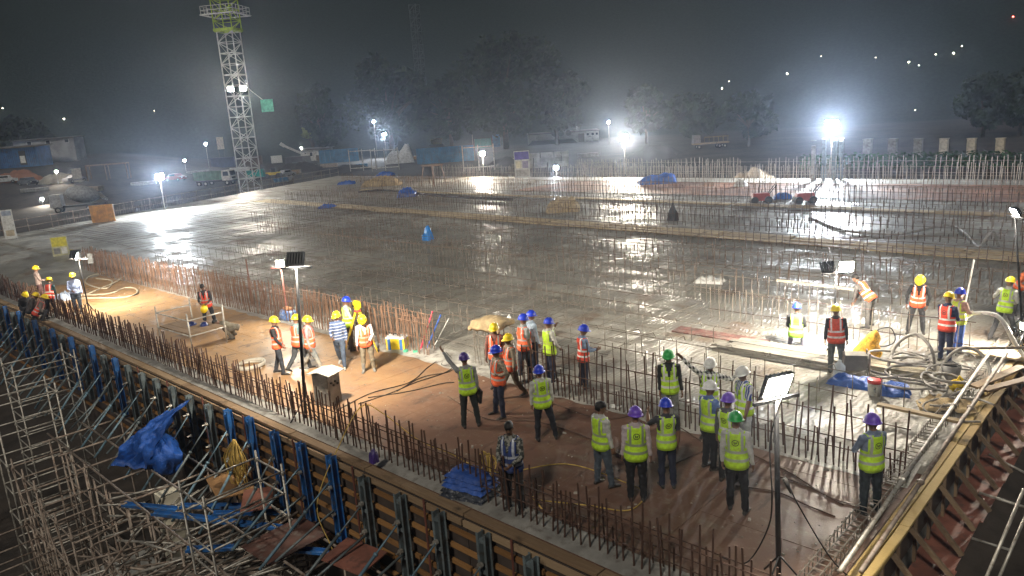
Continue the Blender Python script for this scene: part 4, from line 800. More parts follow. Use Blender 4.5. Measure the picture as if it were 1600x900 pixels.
tarp('white plastic sheet scrap on the bars of the wet slab', P(1108, 441, SLABZ), 1.1, 0.6, 0.16, 0.3, 99, m=M_WHITE, res=16, name='white_sheet', fold=0.2)['category'] = 'sheet'
tarp('white bag lying before the tall pale bar fence', P(1157, 292, SLABZ), 1.0, 0.7, 0.6, 0, 100, m=M_WHITE, res=14, name='white_bag', fold=0.2)['category'] = 'bag'
for k, (px, py, lb) in enumerate(((1188, 318, 'red compactor machine left of the small blue sheet'), (1257, 318, 'red compactor machine right of the small blue sheet'))):
    t = thing('compactor', lb, 'machine', P(px, py, SLABZ), 0.7); q = MB(); q.box((0, 0, 0.45), (1.3, 0.6, 0.5), None, 0.8); q.build('body', mat((0.32, 0.05, 0.04), 0.5), t)
    for s in (-1, 1): q = MB(); q.cyl((s * 0.45, -0.4, 0.25), (s * 0.45, 0.4, 0.25), 0.25, 12); q.build('drum', M_DARK, t)
    q = MB(); q.tube([(0.5, -0.2, 0.6), (1.0, -0.2, 1.2), (1.0, 0.2, 1.2), (0.5, 0.2, 0.6)], 0.03, 6); q.build('handle', M_BLACK, t)
q = MB(); q.tube(curve_pts([P(560, 300, .4), P(600, 297, .3), P(660, 303, .3), P(720, 308, .3), P(800, 312, .3)], 8), 0.12, 7); single('black_hose', q, M_CABLE, 'thick black hose along the far corner of the slab', 'hose', smooth=True)
q = MB(); q.tube(curve_pts([P(1265, 340, .15), P(1320, 360, .2), P(1400, 366, .2), P(1480, 352, .3), P(1510, 365, .3), P(1530, 385, .2), P(1550, 362, .9), P(1560, 385, .2)], 8), 0.06, 7); single('pale_hose', q, M_HOSE, 'pale hose snaking on the slab behind the wide walkway at right', 'hose', smooth=True)
t = thing('bar_trestle', 'small pale trestle of bars at the far side of the slab', 'trestle', P(678, 290, SLABZ))
for sx in (-1, 1):
    for sy in (-1, 1): q = MB(); q.cyl((sx * 1.1, sy * 0.9, 0), (sx * 0.8, sy * 0.6, 2.2), 0.05, 6); q.build('leg', M_BARL, t)
q = MB(); q.box((0, 0, 2.22), (2.0, 1.5, 0.1)); q.build('top', M_BARL, t)
# guard rail round the far-left edge
t = thing('guard_rail', 'pipe guard rail along the far-left edge of the slab', 'railing', (FL0.x, FL0.y, 0)); a = Vector((far_left_x(9) + 0.3, 9, 0)); b = Vector((far_left_x(YFAR) + 0.3, YFAR, 0)); n = 26
for k in range(n + 1):
    c = a.lerp(b, k / n) - t.location; q = MB(); q.cyl(c, c + Vector((0, 0, 1.35)), 0.032, 6); q.build('post', M_PIPE, t)
for zz in (0.62, 1.25):
    for k in range(0, n, 2): q = MB(); q.cyl(a.lerp(b, k / n) - t.location + Vector((0, 0, zz)), a.lerp(b, (k + 2) / n) - t.location + Vector((0, 0, zz + 0.02)), 0.03, 6); q.build('rail', M_PIPE, t)
bar_row('short pale bars along the far-left edge inside the guard rail', far_left_x(20), far_left_x(60), lambda x: 20 + 40 * (x - far_left_x(20)) / (far_left_x(60) - far_left_x(20)), 0.12, lambda r, x: r.uniform(0.6, 1.1), BAR_G, [(0.6, 0)], M_BARG, z0=SLABZ, seed=55, stuff=True)
# orange ply panel propped at the rail
o = MB(); o.box((0, 0, 0.8), (2.0, 0.06, 1.6)); single('orange_panel', o, mat((0.55, 0.26, 0.05), 0.6, 0, 0.3, 1.5, (0.3, 0.14, 0.04), 0.5), 'orange plywood panel propped at the far-left guard rail', 'panel', P(163, 347, SLABZ), (0.12, 0, R(46) + 0.1))

# crumbs, chips and spilt concrete lying about the deck
db = MB(); g_ = random.Random(4)
for k in range(900):
    x = g_.uniform(-44, -3.6); y = g_.uniform(8.8, 13.3); s = g_.uniform(0.008, 0.03) * (1 + (g_.random() < 0.05) * 1.2); db.box((x, y, s * 0.3), (s * g_.uniform(0.8, 2.4), s, s * 0.6), Matrix.Rotation(g_.uniform(0, 3), 3, 'Z'), 0.7)
tag(db.build('debris', mat((0.33, 0.30, 0.26), 0.9, 0, 0.5, 2), None), kind='stuff')
# ------------------------------------------------------------------ beyond the slab
rr = random.Random(99)
def upx(b, py): return height_at(b, py)
FACE = math.atan2(CR.y, CR.x)      # heading of things set square to the view
def yawto(b, phi): d = face_dir(b, phi); return math.atan2(-d.x, d.y)
# ---- tower crane
def mast(name, label, base, w_, z1, sec, m, m2, top_px=None, green_from=None, rz=0.6, r=0.105):
    t = thing(name, label, 'crane', base, rz); n = int(z1 / sec); q = None
    cor = [(-w_ / 2, -w_ / 2), (w_ / 2, -w_ / 2), (w_ / 2, w_ / 2), (-w_ / 2, w_ / 2)]
    for k in range(n):
        q = MB(); z = k * sec; mm = m2 if green_from and z >= green_from else m; e = 1.16 if mm is m2 else 1.0
        for x, y in cor: q.cyl((x * e, y * e, z), (x * e, y * e, z + sec), r, 6)
        for a in range(4):
            (x0, y0), (x1, y1) = cor[a], cor[(a + 1) % 4]; q.cyl((x0 * e, y0 * e, z), (x1 * e, y1 * e, z), r * 0.75, 5)
            for h in range(2):
                za, zb = z + h * sec / 2, z + (h + 1) * sec / 2
                A, B_ = ((x0, y0), (x1, y1)) if (h + a) % 2 else ((x1, y1), (x0, y0)); q.cyl((A[0] * e, A[1] * e, za), (B_[0] * e, B_[1] * e, zb), r * 0.55, 5); q.cyl((x0 * e, y0 * e, zb), (x1 * e, y1 * e, zb), r * 0.5, 5)
        q.build('mast_section', mm, t)
    return t
cb = P(393, 296, -3.0); cb = Vector((CAMLOC.x + (cb.x) * 0.86, cb.y * 0.86, -3.0))
depth = (cb - CAMLOC).dot(CF); CH = upx(cb, -28); MG = mat((0.62, 0.63, 0.62), 0.5, 0.0, 0.2, 2); MGN = mat((0.42, 0.58, 0.06), 0.5, 0, 0.2, 2)
zc = upx(cb, 47)
tw = mast('tower_crane', 'pale lattice tower crane with a lime green climbing frame and platform at top', cb, 2.5, CH, 3.2, MG, MGN, green_from=zc - 1)
q = MB()
zz = upx(cb, 24)
for s, e in (((-2.6, -2.6), (2.6, -2.6)), ((2.6, -2.6), (2.6, 2.6)), ((2.6, 2.6), (-2.6, 2.6)), ((-2.6, 2.6), (-2.6, -2.6))):
    q.beam((*s, zz), (*e, zz), 0.5, 0.12)
    for h in (0.6, 1.2): q.cyl((*s, zz + h), (*e, zz + h), 0.05, 5)
    for k in range(5): c = Vector((*s, zz)).lerp(Vector((*e, zz)), k / 5); q.cyl(c, c + Vector((0, 0, 1.2)), 0.05, 5)
q.build('platform', MG, tw)
q = MB(); e = 1.5
for a in range(4):
    x0, y0 = [(-1, -1), (1, -1), (1, 1), (-1, 1)][a]; x1, y1 = [(-1, -1), (1, -1), (1, 1), (-1, 1)][(a + 1) % 4]; q.beam((x0 * e, y0 * e, zc), (x1 * e, y1 * e, zc), 0.3, 0.35)
q.build('collar', MGN, tw)
lz = upx(cb, 140)
for k, (dx, dy) in enumerate(((-1.3, -1.6), (0.5, -1.7))):
    wv = Matrix.Rotation(-tw.rotation_euler.z, 3, 'Z') @ (-Vector((cb.x, cb.y, 0)).normalized()); sd = Vector((-wv.y, wv.x, 0)); c = wv * 1.9 + sd * (0.9 - 1.8 * k) + Vector((0, 0, lz))
    Rm = Matrix((sd, wv, Vector((0, 0, 1)))).transposed(); q = MB(); q.box(c, (0.9, 0.25, 0.7), Rm); hd_ = q.build('lamp_head', M_BLACK, tw)
    q = MB(); q.box(c + wv * 0.14, (0.8, 0.02, 0.6), Rm); q.build('lamp_face', emis(LAMPCOL, 700), hd_)
# green netted panel hung from the crane by a line
gp = cb + Vector((CR.x, CR.y, 0)) * 4.4; gz = upx(gp, 165) - 3.0
t = thing('net_sign', 'small green net panel hanging from a line beside the tower crane', 'panel', (gp.x, gp.y, gz), FACE); q = MB(); q.box((0, 0, 0), (1.9, 0.12, 1.9)); q.build('net', mat((0.10, 0.45, 0.33), 0.6, 0, 0.3, 2), t)
q = MB(); q.tube([(-0.6, 0, 0.95), (-2.2, 0, 2.4), (-4.2, 0, 4.8)], 0.05, 5); q.build('line', MG, t)
b2 = G(668, 236); b2 = Vector((b2.x * 1.15, b2.y * 1.15, -3))
mast('tower_crane', 'faint distant lattice mast above the trees, left of the big tree', b2, 3.0, upx(b2, -20), 5.0, mat((0.10, 0.11, 0.12), 0.6), None, rz=0.3, r=0.13)
# ---- vehicles
def wheel(parent, c, r, w_=0.3, axis=Vector((0, 1, 0))):
    q = MB(); c = Vector(c); q.tube([c - axis * w_ / 2, c - axis * w_ * 0.35, c + axis * w_ * 0.35, c + axis * w_ / 2], [r * 0.86, r, r, r * 0.86], 16); o = q.build('wheel', M_DARK, parent, True)
    for s in (-1, 1): q = MB(); q.cyl(c + axis * (w_ * 0.5 * s), c + axis * (w_ * 0.52 * s), r * 0.5, 10); q.build('rim', M_GALV, o)
def truck(label, b, rz, sc=1.0):
    t = thing('dump_truck', label, 'truck', b, rz); t.scale = (sc, sc, sc)
    q = MB(); q.box((0, 0, 0.85), (7.4, 0.9, 0.25)); q.build('chassis', M_DARK, t)
    q = MB(); q.rings([[Vector((x, s * w_, z)) for x, s in ((2.0, -1), (3.7, -1), (3.7, 1), (2.0, 1))] for w_, z in ((1.2, 0.9), (1.22, 1.7))] + [[Vector((x, s * 1.12, z)) for x, s in ((2.05, -1), (3.45, -1), (3.45, 1), (2.05, 1))] for z in (2.75,)]); q.build('cab', mat((0.55, 0.52, 0.45), 0.5), t)
    q = MB(); q.add([(3.72, -1.05, 1.75), (3.72, 1.05, 1.75), (3.52, 1.0, 2.6), (3.52, -1.0, 2.6)], [(0, 1, 2, 3)]); q.build('windscreen', mat((0.02, 0.025, 0.03), 0.1), t)
    for s in (-1, 1):
        q = MB(); q.add([(2.3, s * 1.225, 1.75), (3.4, s * 1.225, 1.75), (3.3, s * 1.15, 2.55), (2.3, s * 1.15, 2.55)], [(0, 1, 2, 3)]); q.build('side_window', mat((0.02, 0.025, 0.03), 0.1), t)
        q = MB(); q.box((3.74, s * 0.85, 1.15), (0.06, 0.3, 0.2)); q.build('headlight', M_WHITE, t)
        for x in (2.9, -1.4, -2.7): wheel(t, (x, s * 1.05, 0.5), 0.5)
        q = MB(); q.box((3.85, s * 1.35, 2.2), (0.06, 0.16, 0.4)); q.build('mirror', M_BLACK, t)
    q = MB(); q.box((3.76, 0, 0.75), (0.12, 2.4, 0.3)); q.build('bumper', M_DARK, t); q = MB(); q.box((3.73, 0, 1.35), (0.05, 1.3, 0.3)); q.build('grille', M_BLACK, t)
    mg = mat((0.10, 0.20, 0.12), 0.6, 0, 0.3, 1, (0.15, 0.13, 0.1), 0.5)
    q = MB(); q.box((-0.95, 0, 1.2), (5.5, 2.3, 0.15))
    for s in (-1, 1): q.box((-0.95, s * 1.15, 1.95), (5.5, 0.08, 1.4)); q.box((-0.95 + s * 2.72, 0, 1.95), (0.08, 2.3, 1.4))
    for k in range(7):
        for s in (-1, 1): q.box((-3.5 + k * 0.85, s * 1.22, 1.95), (0.1, 0.08, 1.4))
    q.build('tipper_body', mg, t); return t
tb = G(338, 290); truck('dump truck with a green tipper body and cream cab behind the tower crane', tb, yawto(tb, 120) + R(90), 1.05)
# transit mixer behind the orange panel
mb_ = G(128, 330); t = thing('mixer_truck', 'concrete mixer truck with a grey drum behind the orange panel', 'truck', mb_, FACE + 0.3)
q = MB(); q.box((0, 0, 0.9), (7.6, 1.0, 0.3)); q.build('chassis', M_DARK, t)
q = MB(); prf = [(0.25, -2.4), (0.8, -2.1), (1.3, -0.9), (1.4, 0.1), (1.15, 1.3), (0.6, 2.2), (0.45, 2.4)]; Rm = Matrix.Rotation(R(102), 3, 'Y'); q.rings([[Rm @ Vector((r * math.cos(2 * math.pi * k / 16), r * math.sin(2 * math.pi * k / 16), z)) + Vector((0.6, 0, 2.6)) for k in range(16)] for r, z in prf]); q.build('drum', mat((0.34, 0.34, 0.33), 0.5), t, True)
q = MB(); q.box((-3.2, 0, 1.9), (1.6, 2.3, 2.0), None, 0.92); q.build('cab', mat((0.4, 0.4, 0.4), 0.5), t); q = MB(); q.box((-3.98, 0, 2.3), (0.06, 1.9, 0.8)); q.build('windscreen', M_BLACK, t)
for s in (-1, 1):
    for x in (-3.0, 1.4, 2.7): wheel(t, (x, s * 1.05, 0.5), 0.5)
q = MB(); q.tube([(2.9, 0, 2.6), (3.4, 0, 1.9), (4.0, 0, 1.5)], [0.35, 0.3, 0.22], 8); q.build('chute', M_GALV, t)
def car(label, b, rz, c):
    t = thing('parked_car', label, 'car', b, rz)
    def pr(x, w_, z): return [Vector((x, -w_, z)), Vector((x, w_, z))]
    q = MB(); prof = [(-2.1, 0.35), (-2.1, 0.95), (-1.3, 1.0), (-0.9, 1.5), (0.7, 1.5), (1.2, 1.0), (2.1, 0.85), (2.1, 0.35)]
    q.rings([[Vector((x, y, z)) for x, z in prof] for y in (-0.85, 0.85)]); q.build('body', mat(c, 0.3), t)
    q = MB(); q.box((-0.1, 0, 1.25), (1.5, 1.74, 0.34)); q.build('window', M_BLACK, t)
    for s in (-1, 1):
        for x in (-1.3, 1.3): wheel(t, (x, s * 0.8, 0.32), 0.32, 0.2)
        q = MB(); q.box((2.1, s * 0.6, 0.72), (0.05, 0.3, 0.14)); q.build('headlight', M_WHITE, t)
car('white car parked in the yard below the blue shed', G(10, 287), FACE + 0.4, (0.6, 0.6, 0.6)); car('dark van-like car beside the heap of red soil', G(45, 290), FACE - 0.5, (0.05, 0.05, 0.06)); car('grey car left of the small steel canopy frame', G(118, 285), FACE + 1.2, (0.2, 0.2, 0.22))
# mobile crane boom
bb = G(478, 262); t = thing('mobile_crane', 'mobile crane with a raised pale boom left of the white house', 'crane', bb, yawto(bb, 270) + R(90)); q = MB(); q.box((0, 0, 1.2), (7, 2.4, 0.9)); q.build('carrier', mat((0.08, 0.08, 0.085), 0.6), t)
for s in (-1, 1):
    for x in (-2.6, -1.2, 1.8, 2.8): wheel(t, (x, s * 1.1, 0.55), 0.55)
q = MB(); q.box((-0.5, 0, 2.4), (2.4, 2.2, 1.6), None, 0.85); q.build('cab', mat((0.1, 0.1, 0.1), 0.5), t); q = MB(); q.beam((-1.0, 0, 3.0), (5.2, 0, 6.4), 0.7, 0.6); q.beam((4.9, 0, 6.2), (5.9, 0, 7.0), 0.6, 0.9); q.build('boom', mat((0.5, 0.5, 0.48), 0.5), t)
# teal pump and yellow roller
b = G(402, 281); t = thing('concrete_pump', 'teal concrete pump trailer behind the crane mast', 'machine', b, FACE); q = MB(); q.box((0, 0, 1.1), (3.4, 1.6, 1.0)); q.box((0.9, 0, 1.9), (1.2, 1.5, 0.8)); q.build('body', mat((0.03, 0.38, 0.35), 0.5), t); q = MB(); q.lathe([(0.5, 1.3), (0.95, 2.1)], 8, (-1.4, 0, 0)); q.build('hopper', mat((0.04, 0.30, 0.28), 0.5), t)
for s in (-1, 1): wheel(t, (0, s * 0.85, 0.45), 0.45)
b = G(428, 279); t = thing('road_roller', 'yellow roller beside the teal pump', 'machine', b, FACE); q = MB(); q.box((0, 0, 1.1), (3.0, 1.4, 0.6)); q.build('body', mat((0.62, 0.42, 0.02), 0.5), t); q = MB(); q.box((0.2, 0, 1.9), (1.0, 1.2, 1.0)); q.build('cab', M_DARK, t)
for x in (-1.3, 1.3): q = MB(); q.cyl((x, -0.75, 0.6), (x, 0.75, 0.6), 0.6, 14); q.build('drum', M_DARK, t)
# flatbed far right
b = G(1110, 232); t = thing('flatbed_truck', 'old flatbed truck standing in the dark before the right trees', 'truck', b, FACE); q = MB(); q.box((0, 0, 1.2), (8, 2.4, 0.3)); q.build('bed', M_TIMBER, t); q = MB(); q.box((-3.2, 0, 2.2), (1.6, 2.3, 1.9), None, 0.9); q.build('cab', mat((0.25, 0.22, 0.2), 0.6), t)
for k in range(6): q = MB(); q.box((-1.6 + k * 1.05, -1.15, 2.0), (0.1, 0.1, 1.4)); q.build('stake', M_TIMBER, t)
q = MB(); q.box((1.1, -1.15, 2.6), (5.4, 0.06, 0.2)); q.build('side_rail', M_TIMBER, t)
for s in (-1, 1):
    for x in (-2.8, 1.8, 3.0): wheel(t, (x, s * 1.0, 0.5), 0.5)
# ---- sheds, houses, hoardings
def house(name, label, b, rz, L, Dp, H_, wall, roof, wins, door=None, flat=False, over=0.5, cat='building'):
    t = thing(name, label, cat, b, rz)
    q = MB(); q.box((0, 0, H_ / 2), (L, Dp, H_)); q.build('wall', wall, t)
    q = MB()
    if flat: q.box((0, -0.1, H_ + 0.1), (L + over, Dp + over, 0.2), Matrix.Rotation(0.04, 3, 'X'))
    else: q.rings([[Vector((x, y, z)) for y, z in ((-Dp / 2 - over, H_ - 0.1), (0, H_ + Dp * 0.22), (Dp / 2 + over, H_ - 0.1), (0, H_ + Dp * 0.22 - 0.15))] for x in (-L / 2 - over, L / 2 + over)])
    q.build('roof', roof, t)
    for x, z, w_, h_ in wins:
        q = MB(); q.box((x, -Dp / 2 - 0.03, z), (w_, 0.08, h_)); wo = q.build('window', M_WHITE, t); q = MB(); q.box((x, -Dp / 2 - 0.06, z), (w_ * 0.84, 0.06, h_ * 0.84)); q.build('pane', mat((0.03, 0.035, 0.045), 0.15), wo)
    if door: x, w_, h_ = door; q = MB(); q.box((x, -Dp / 2 - 0.04, h_ / 2), (w_, 0.08, h_)); q.build('door', mat((0.12, 0.09, 0.07), 0.6), t)
    return t
def corrugated(t, L, H_, y, m, n, z0=0.0, name='sheet'):
    for k in range(n):
        w_ = L / n; q = MB(); x0 = -L / 2 + k * w_; pts = []
        for j in range(9): pts.append((x0 + w_ * 0.985 * j / 8, y + (0.04 if j % 2 else -0.04)))
        q.add([(x, yy, z0) for x, yy in pts] + [(x, yy, z0 + H_) for x, yy in pts], [(j, j + 1, 10 + j, 9 + j) for j in range(8)]); q.build(name, m, t)
M_ROOF = mat((0.16, 0.16, 0.16), 0.7, 0.2, 0.3, 0.6, (0.2, 0.12, 0.08), 0.5); M_WALLW = mat((0.50, 0.49, 0.46), 0.85, 0, 0.2, 0.4, (0.2, 0.18, 0.16), 0.5)
b = G(497, 253); house('site_house', 'small white site house with a lamp right of the mobile crane', b, FACE - 0.1, 8.5, 6, 4.2, M_WALLW, M_ROOF, [(-2.8, 2.6, 1.0, 1.4), (-0.8, 2.6, 1.0, 1.4), (3.0, 2.6, 1.0, 1.4)], (1.2, 1.1, 2.2), True, 1.2)
farlamp('small lamp fixed before the white site house', b + Vector((-1.5, -4.5, 0)), 231, 180, 10, 300, 0.4, 0.3)
b = P(880, 223, -3); t = house('white_wall_building', 'long low white building with arched dark patches beneath the big tree', b, FACE + 0.02, 24, 7, 3.6, M_WALLW, M_ROOF, [(8.2, 2.4, 1.0, 0.9), (9.9, 2.4, 1.0, 0.9), (11.3, 2.4, 0.9, 0.9)], (6.0, 2.0, 2.8), True, 0.6)
for k in range(3): q = MB(); q.cyl((-3.2 + k * 2.4, -3.62, 3.3), (-3.2 + k * 2.4, -3.55, 3.3), 0.95, 14); q.build('arch', mat((0.08, 0.075, 0.07), 0.9), t)
q = MB(); q.box((-4, -5.5, 0.7), (17, 1.6, 1.4), None, 0.8); single('stone_bank', q, M_SOIL, 'dark earth bank in front of the long white building', 'bank', b, (0, 0, FACE))
q = MB(); q.lathe([(0.9, 0), (0.95, 0.3), (0.95, 1.3), (0.4, 1.6)], 12); single('water_tank', q, M_WHITE, 'white water tank on the roof of the long building', 'tank', b + Vector((CR.x * 5, CR.y * 5, 3.75)), smooth=True)
for k, (pa, pb_, H_, m, lb) in enumerate((((500, 256), (562, 250), 4.0, M_CORR, 'blue corrugated hoarding right of the white site house'), ((652, 257), (742, 251), 3.8, M_CORR, 'blue corrugated hoarding behind the white tarpaulin heap'), ((742, 226), (768, 222), 3.2, mat((0.05, 0.25, 0.2), 0.6), 'green sheet hoarding beneath the big tree'), ((770, 222), (782, 220), 4.2, M_CORR, 'blue sheet shed beside the green hoarding'))):
    A_, B_ = G(*pa), G(*pb_); 
    if k >= 2: B_ = A_ + Vector((CR.x, CR.y, 0)).normalized() * ((pb_[0] - pa[0]) / FPX * (A_ - CAMLOC).dot(CF))
    else: B_ = A_ + Vector((CR.x, CR.y, 0)).normalized() * ((pb_[0] - pa[0]) / FPX * (A_ - CAMLOC).dot(CF))
    d_ = B_ - A_; t = thing('site_hoarding', lb, 'hoarding', (A_ + B_) / 2, math.atan2(d_.y, d_.x)); corrugated(t, d_.length, H_, 0, m, max(2, int(d_.length / 1.6)))
    for s in range(4): q = MB(); q.cyl((-d_.length / 2 + d_.length * s / 3, 0.12, 0), (-d_.length / 2 + d_.length * s / 3, 0.12, H_), 0.06, 6); q.build('post', M_PIPE, t)
o = tarp('white tarpaulin heap in front of the blue hoarding', G(625, 256), 7.5, 4, 3.4, FACE + 0.3, 120, peak=(0.7, 0.5), rise=1.4, m=mat((0.5, 0.5, 0.5), 0.6), res=26, name='white_tarpaulin', fold=1.1)
# white scaffold posts at the far corner
for k, (px, lb) in enumerate(((548, 'white post frame at the far corner, first'), (582, 'white post frame at the far corner, second'), (725, 'white post frame right of the blue hoarding'))):
    b = P(px, 268, -0.2); t = thing('post_frame', lb, 'scaffold', b, FACE)
    for j in range(3): q = MB(); q.cyl((j * 2.2, 0, 0), (j * 2.2, 0, 3.6), 0.07, 6); q.build('post', M_GALV, t)
    for z in (0.5, 3.3): q = MB(); q.cyl((0, 0, z), (4.4, 0, z), 0.06, 6); q.build('rail', M_GALV, t)
# tub, block stack, board
b = G(683, 236); t = thing('steel_tub', 'yellow steel tub on dark blocks before the trees', 'tub', b, FACE); q = MB(); q.box((0, 0, 1.2), (5.0, 2.0, 2.4)); q.build('base', M_SOIL, t); q = MB(); q.box((0, 0, 3.2), (4.0, 1.9, 1.7), Matrix.Rotation(math.pi, 3, 'X'), 0.8); q.build('tub', mat((0.50, 0.36, 0.14), 0.6), t); q = MB(); q.box((1.5, 0, 4.25), (4.0, 2.2, 0.3)); q.build('lid', M_TIMBER, t)
b = G(850, 262); t = thing('block_stack', 'stack of pale concrete blocks behind the notice board', 'blocks', b, FACE)
for i in range(7):
    for j in range(3): q = MB(); q.box((-4 + i * 1.35 + rr.uniform(-.1, .1), rr.uniform(-.3, .3), 0.5 + j * 0.95), (1.25, 1.0, 0.9)); q.build('block', mat((0.30, 0.29, 0.26), 0.9, 0, 0.3, 0.8), t)
bbd = P(818, 292, SLABZ); board('tall notice board with a purple heading at the far bars', bbd, 1.5, 2.6, 0.9, 180, (mat((0.48, 0.47, 0.44), 0.6), [(-.47, .47, .68, .97, mat((0.10, 0.08, 0.30), 0.6)), (-.4, -.02, .36, .62, mat((0.25, 0.22, 0.3), 0.7)), (.05, .42, .36, .62, mat((0.6, 0.55, 0.4), 0.7)), (-.4, .4, .06, .3, mat((0.35, 0.33, 0.3), 0.7))]))
board('white sign sheet standing in the dark yard right of the roller', G(434, 262), 3.2, 2.2, 1.4, 180, (M_WHITE, []), 'sign_board'); board('small cream sign above the trucks at left of the crane', G(350, 262), 1.6, 3.0, 4.6, 180, (mat((0.6, 0.52, 0.4), 0.6), []), 'sign_board'); board('cream sign in the sand yard right of the yard light', G(123, 288), 1.6, 2.0, 1.0, 180, (mat((0.5, 0.47, 0.4), 0.6), []), 'sign_board')
# steel canopy frame left
b = G(172, 281); t = thing('canopy_frame', 'open steel canopy frame standing in the dark yard at left', 'frame', b, FACE + 0.25)
for x in (-3.6, -0.2, 3.6):
    for y in (-1.2, 1.2): q = MB(); q.beam((x, y, 0), (x, y, 3.0), 0.14, 0.14); q.build('post', M_BARL, t)
for y in (-1.2, 1.2): q = MB(); q.beam((-3.7, y, 3.0), (3.7, y, 3.0), 0.14, 0.2); q.build('beam', M_BARL, t)
for k in range(10): q = MB(); q.beam((-3.6 + k * 0.8, -1.3, 3.12), (-3.6 + k * 0.8, 1.3, 3.12), 0.08, 0.08); q.build('rafter', M_BARL, t)
# left yard: shed, container, heaps
b = G(20, 262); t = house('blue_shed', 'blue corrugated shed with a lit front at far left', b, FACE + 0.1, 14, 6, 4.2, mat((0.04, 0.16, 0.42), 0.6, 0, 0.3, 0.6), M_ROOF, [], None, True, 1.0); corrugated(t, 13.9, 4.0, -3.06, mat((0.03, 0.11, 0.28), 0.5, 0, 0.3, 0.6, (0.05, 0.05, 0.06), 0.5), 9, 0.1)
q = MB(); q.box((4.1, -3.2, 1.9), (1.3, 0.1, 2.9)); q.build('door', M_DARK, t); q = MB(); q.box((4.1, -3.27, 1.6), (1.0, 0.06, 1.5)); q.build('poster', M_WHITE, t); q = MB(); q.box((-5, -3.2, 1.8), (2.6, 0.1, 2.0)); q.build('shutter', mat((0.4, 0.16, 0.06), 0.6), t)
t = house('white_cabin', 'white cabin raised behind the blue shed roof', b + Vector((-4, 9, 0)), FACE + 0.1, 13, 5, 5.6, mat((0.30, 0.30, 0.31), 0.85, 0, 0.3, 0.4), M_ROOF, [(-3, 4.9, 1.0, 0.8), (1, 4.9, 1.0, 0.8), (5, 4.9, 1.0, 0.8)], None, True, 0.6)
def heap(label, b, sx, sy, h_, m, seed, name='soil_heap', cat='heap'):
    o = lumpy(26, 18, lambda u, v: Vector(((u - .5) * sx, (v - .5) * sy, -0.2 + h_ * max(0, 1 - (2 * u - 1) ** 2) * max(0, 1 - (2 * v - 1) ** 2) * (0.8 + 0.5 * n3(u * 5, v * 5, seed)) + 0.12 * h_ * n3(u * 14, v * 14, seed)))).build(name, m, None, True, b); o.rotation_euler = (0, 0, FACE + 0.2 * seed); return tag(o, label, cat)
heap('pale heap of sand under the yard light at left', G(96, 284), 9, 5, 2.2, mat((0.36, 0.33, 0.27), 0.95, 0, 0.3, 0.5, None, 0, 0.6), 1)
heap('heap of reddish soil before the blue shed', G(30, 283), 9, 5, 2.6, mat((0.28, 0.12, 0.06), 0.95, 0, 0.3, 0.5), 2)
heap('dark soil heap right of the teal pump', G(470, 268), 14, 7, 2.8, M_SOIL, 3); heap('dark soil heap before the blue hoarding', G(540, 268), 16, 7, 2.0, M_SOIL, 4); heap('low dark heap behind the far bars at centre', G(790, 262), 20, 8, 2.2, M_SOIL, 5); heap('long dark bank beyond the central floodlight', G(1020, 245), 34, 10, 3.0, M_SOIL, 6)
heap('brown spoil heap behind the pale fence at right', P(1180, 283, -0.5), 10, 4, 1.5, mat((0.22, 0.17, 0.12), 0.95, 0, 0.3, 0.5), 7)
# concrete columns at right with green bank
for k, px in enumerate((1355, 1394, 1434, 1474, 1517, 1562)):
    b = P(px, 250 - 2 * k, -1.0); t_ = height_at(b, 218 - 1 * k * 0.3); q = MB(); q.box((0, 0, t_ / 2), (0.85, 0.85, t_)); q.box((0, 0, t_ + 0.04), (0.95, 0.95, 0.08)); single('concrete_column', q, M_CONC if k < 3 else mat((0.50, 0.44, 0.33), 0.85), ['first', 'second', 'third', 'fourth', 'fifth', 'sixth'][k] + ' pale concrete column from the left in the row at right', 'column', b, (0, 0, R(2)), group='concrete columns at right')
c = P(1455, 262, -1.0); gb = MB()
for k in range(5200):
    u = rr.uniform(-1, 1); x = u * 13; y = rr.uniform(-1.2, 1.2); z = rr.uniform(0, 1.7) * (1 - 0.3 * abs(y)); a = rr.uniform(0, 6.28); s = rr.uniform(0.1, 0.22); d = Vector((math.cos(a), math.sin(a), rr.uniform(-.6, .6))) * s; e = Vector((-math.sin(a), math.cos(a), rr.uniform(-.6, .6))) * s; p = Vector((x, y, z)); gb.add([p - d, p - e, p + d, p + e], [(0, 1, 2, 3)])
o = gb.build('hedge', mat((0.025, 0.07, 0.022), 0.8, 0, 0.4, 0.5), None, loc=c); o.rotation_euler = (0, 0, R(3)); tag(o, 'low green hedge in front of the concrete columns', 'hedge')
t = thing('column_form', 'three tall grey steel column forms beneath the brightest floodlight', 'formwork', P(1296, 284, 0))
for k, (dx, h_) in enumerate(((-1.35, 3.0), (-0.5, 3.5), (0.35, 3.3), (0.9, 3.2))):
    q = MB(); q.box((dx * _rt.x, dx * _rt.y, h_ / 2), (0.26, 0.26, h_))
    for j in range(6): q.box((dx * _rt.x, dx * _rt.y, 0.4 + j * 0.6), (0.32, 0.32, 0.06))
    q.build('form', M_TEAL if k else M_CONC, t)
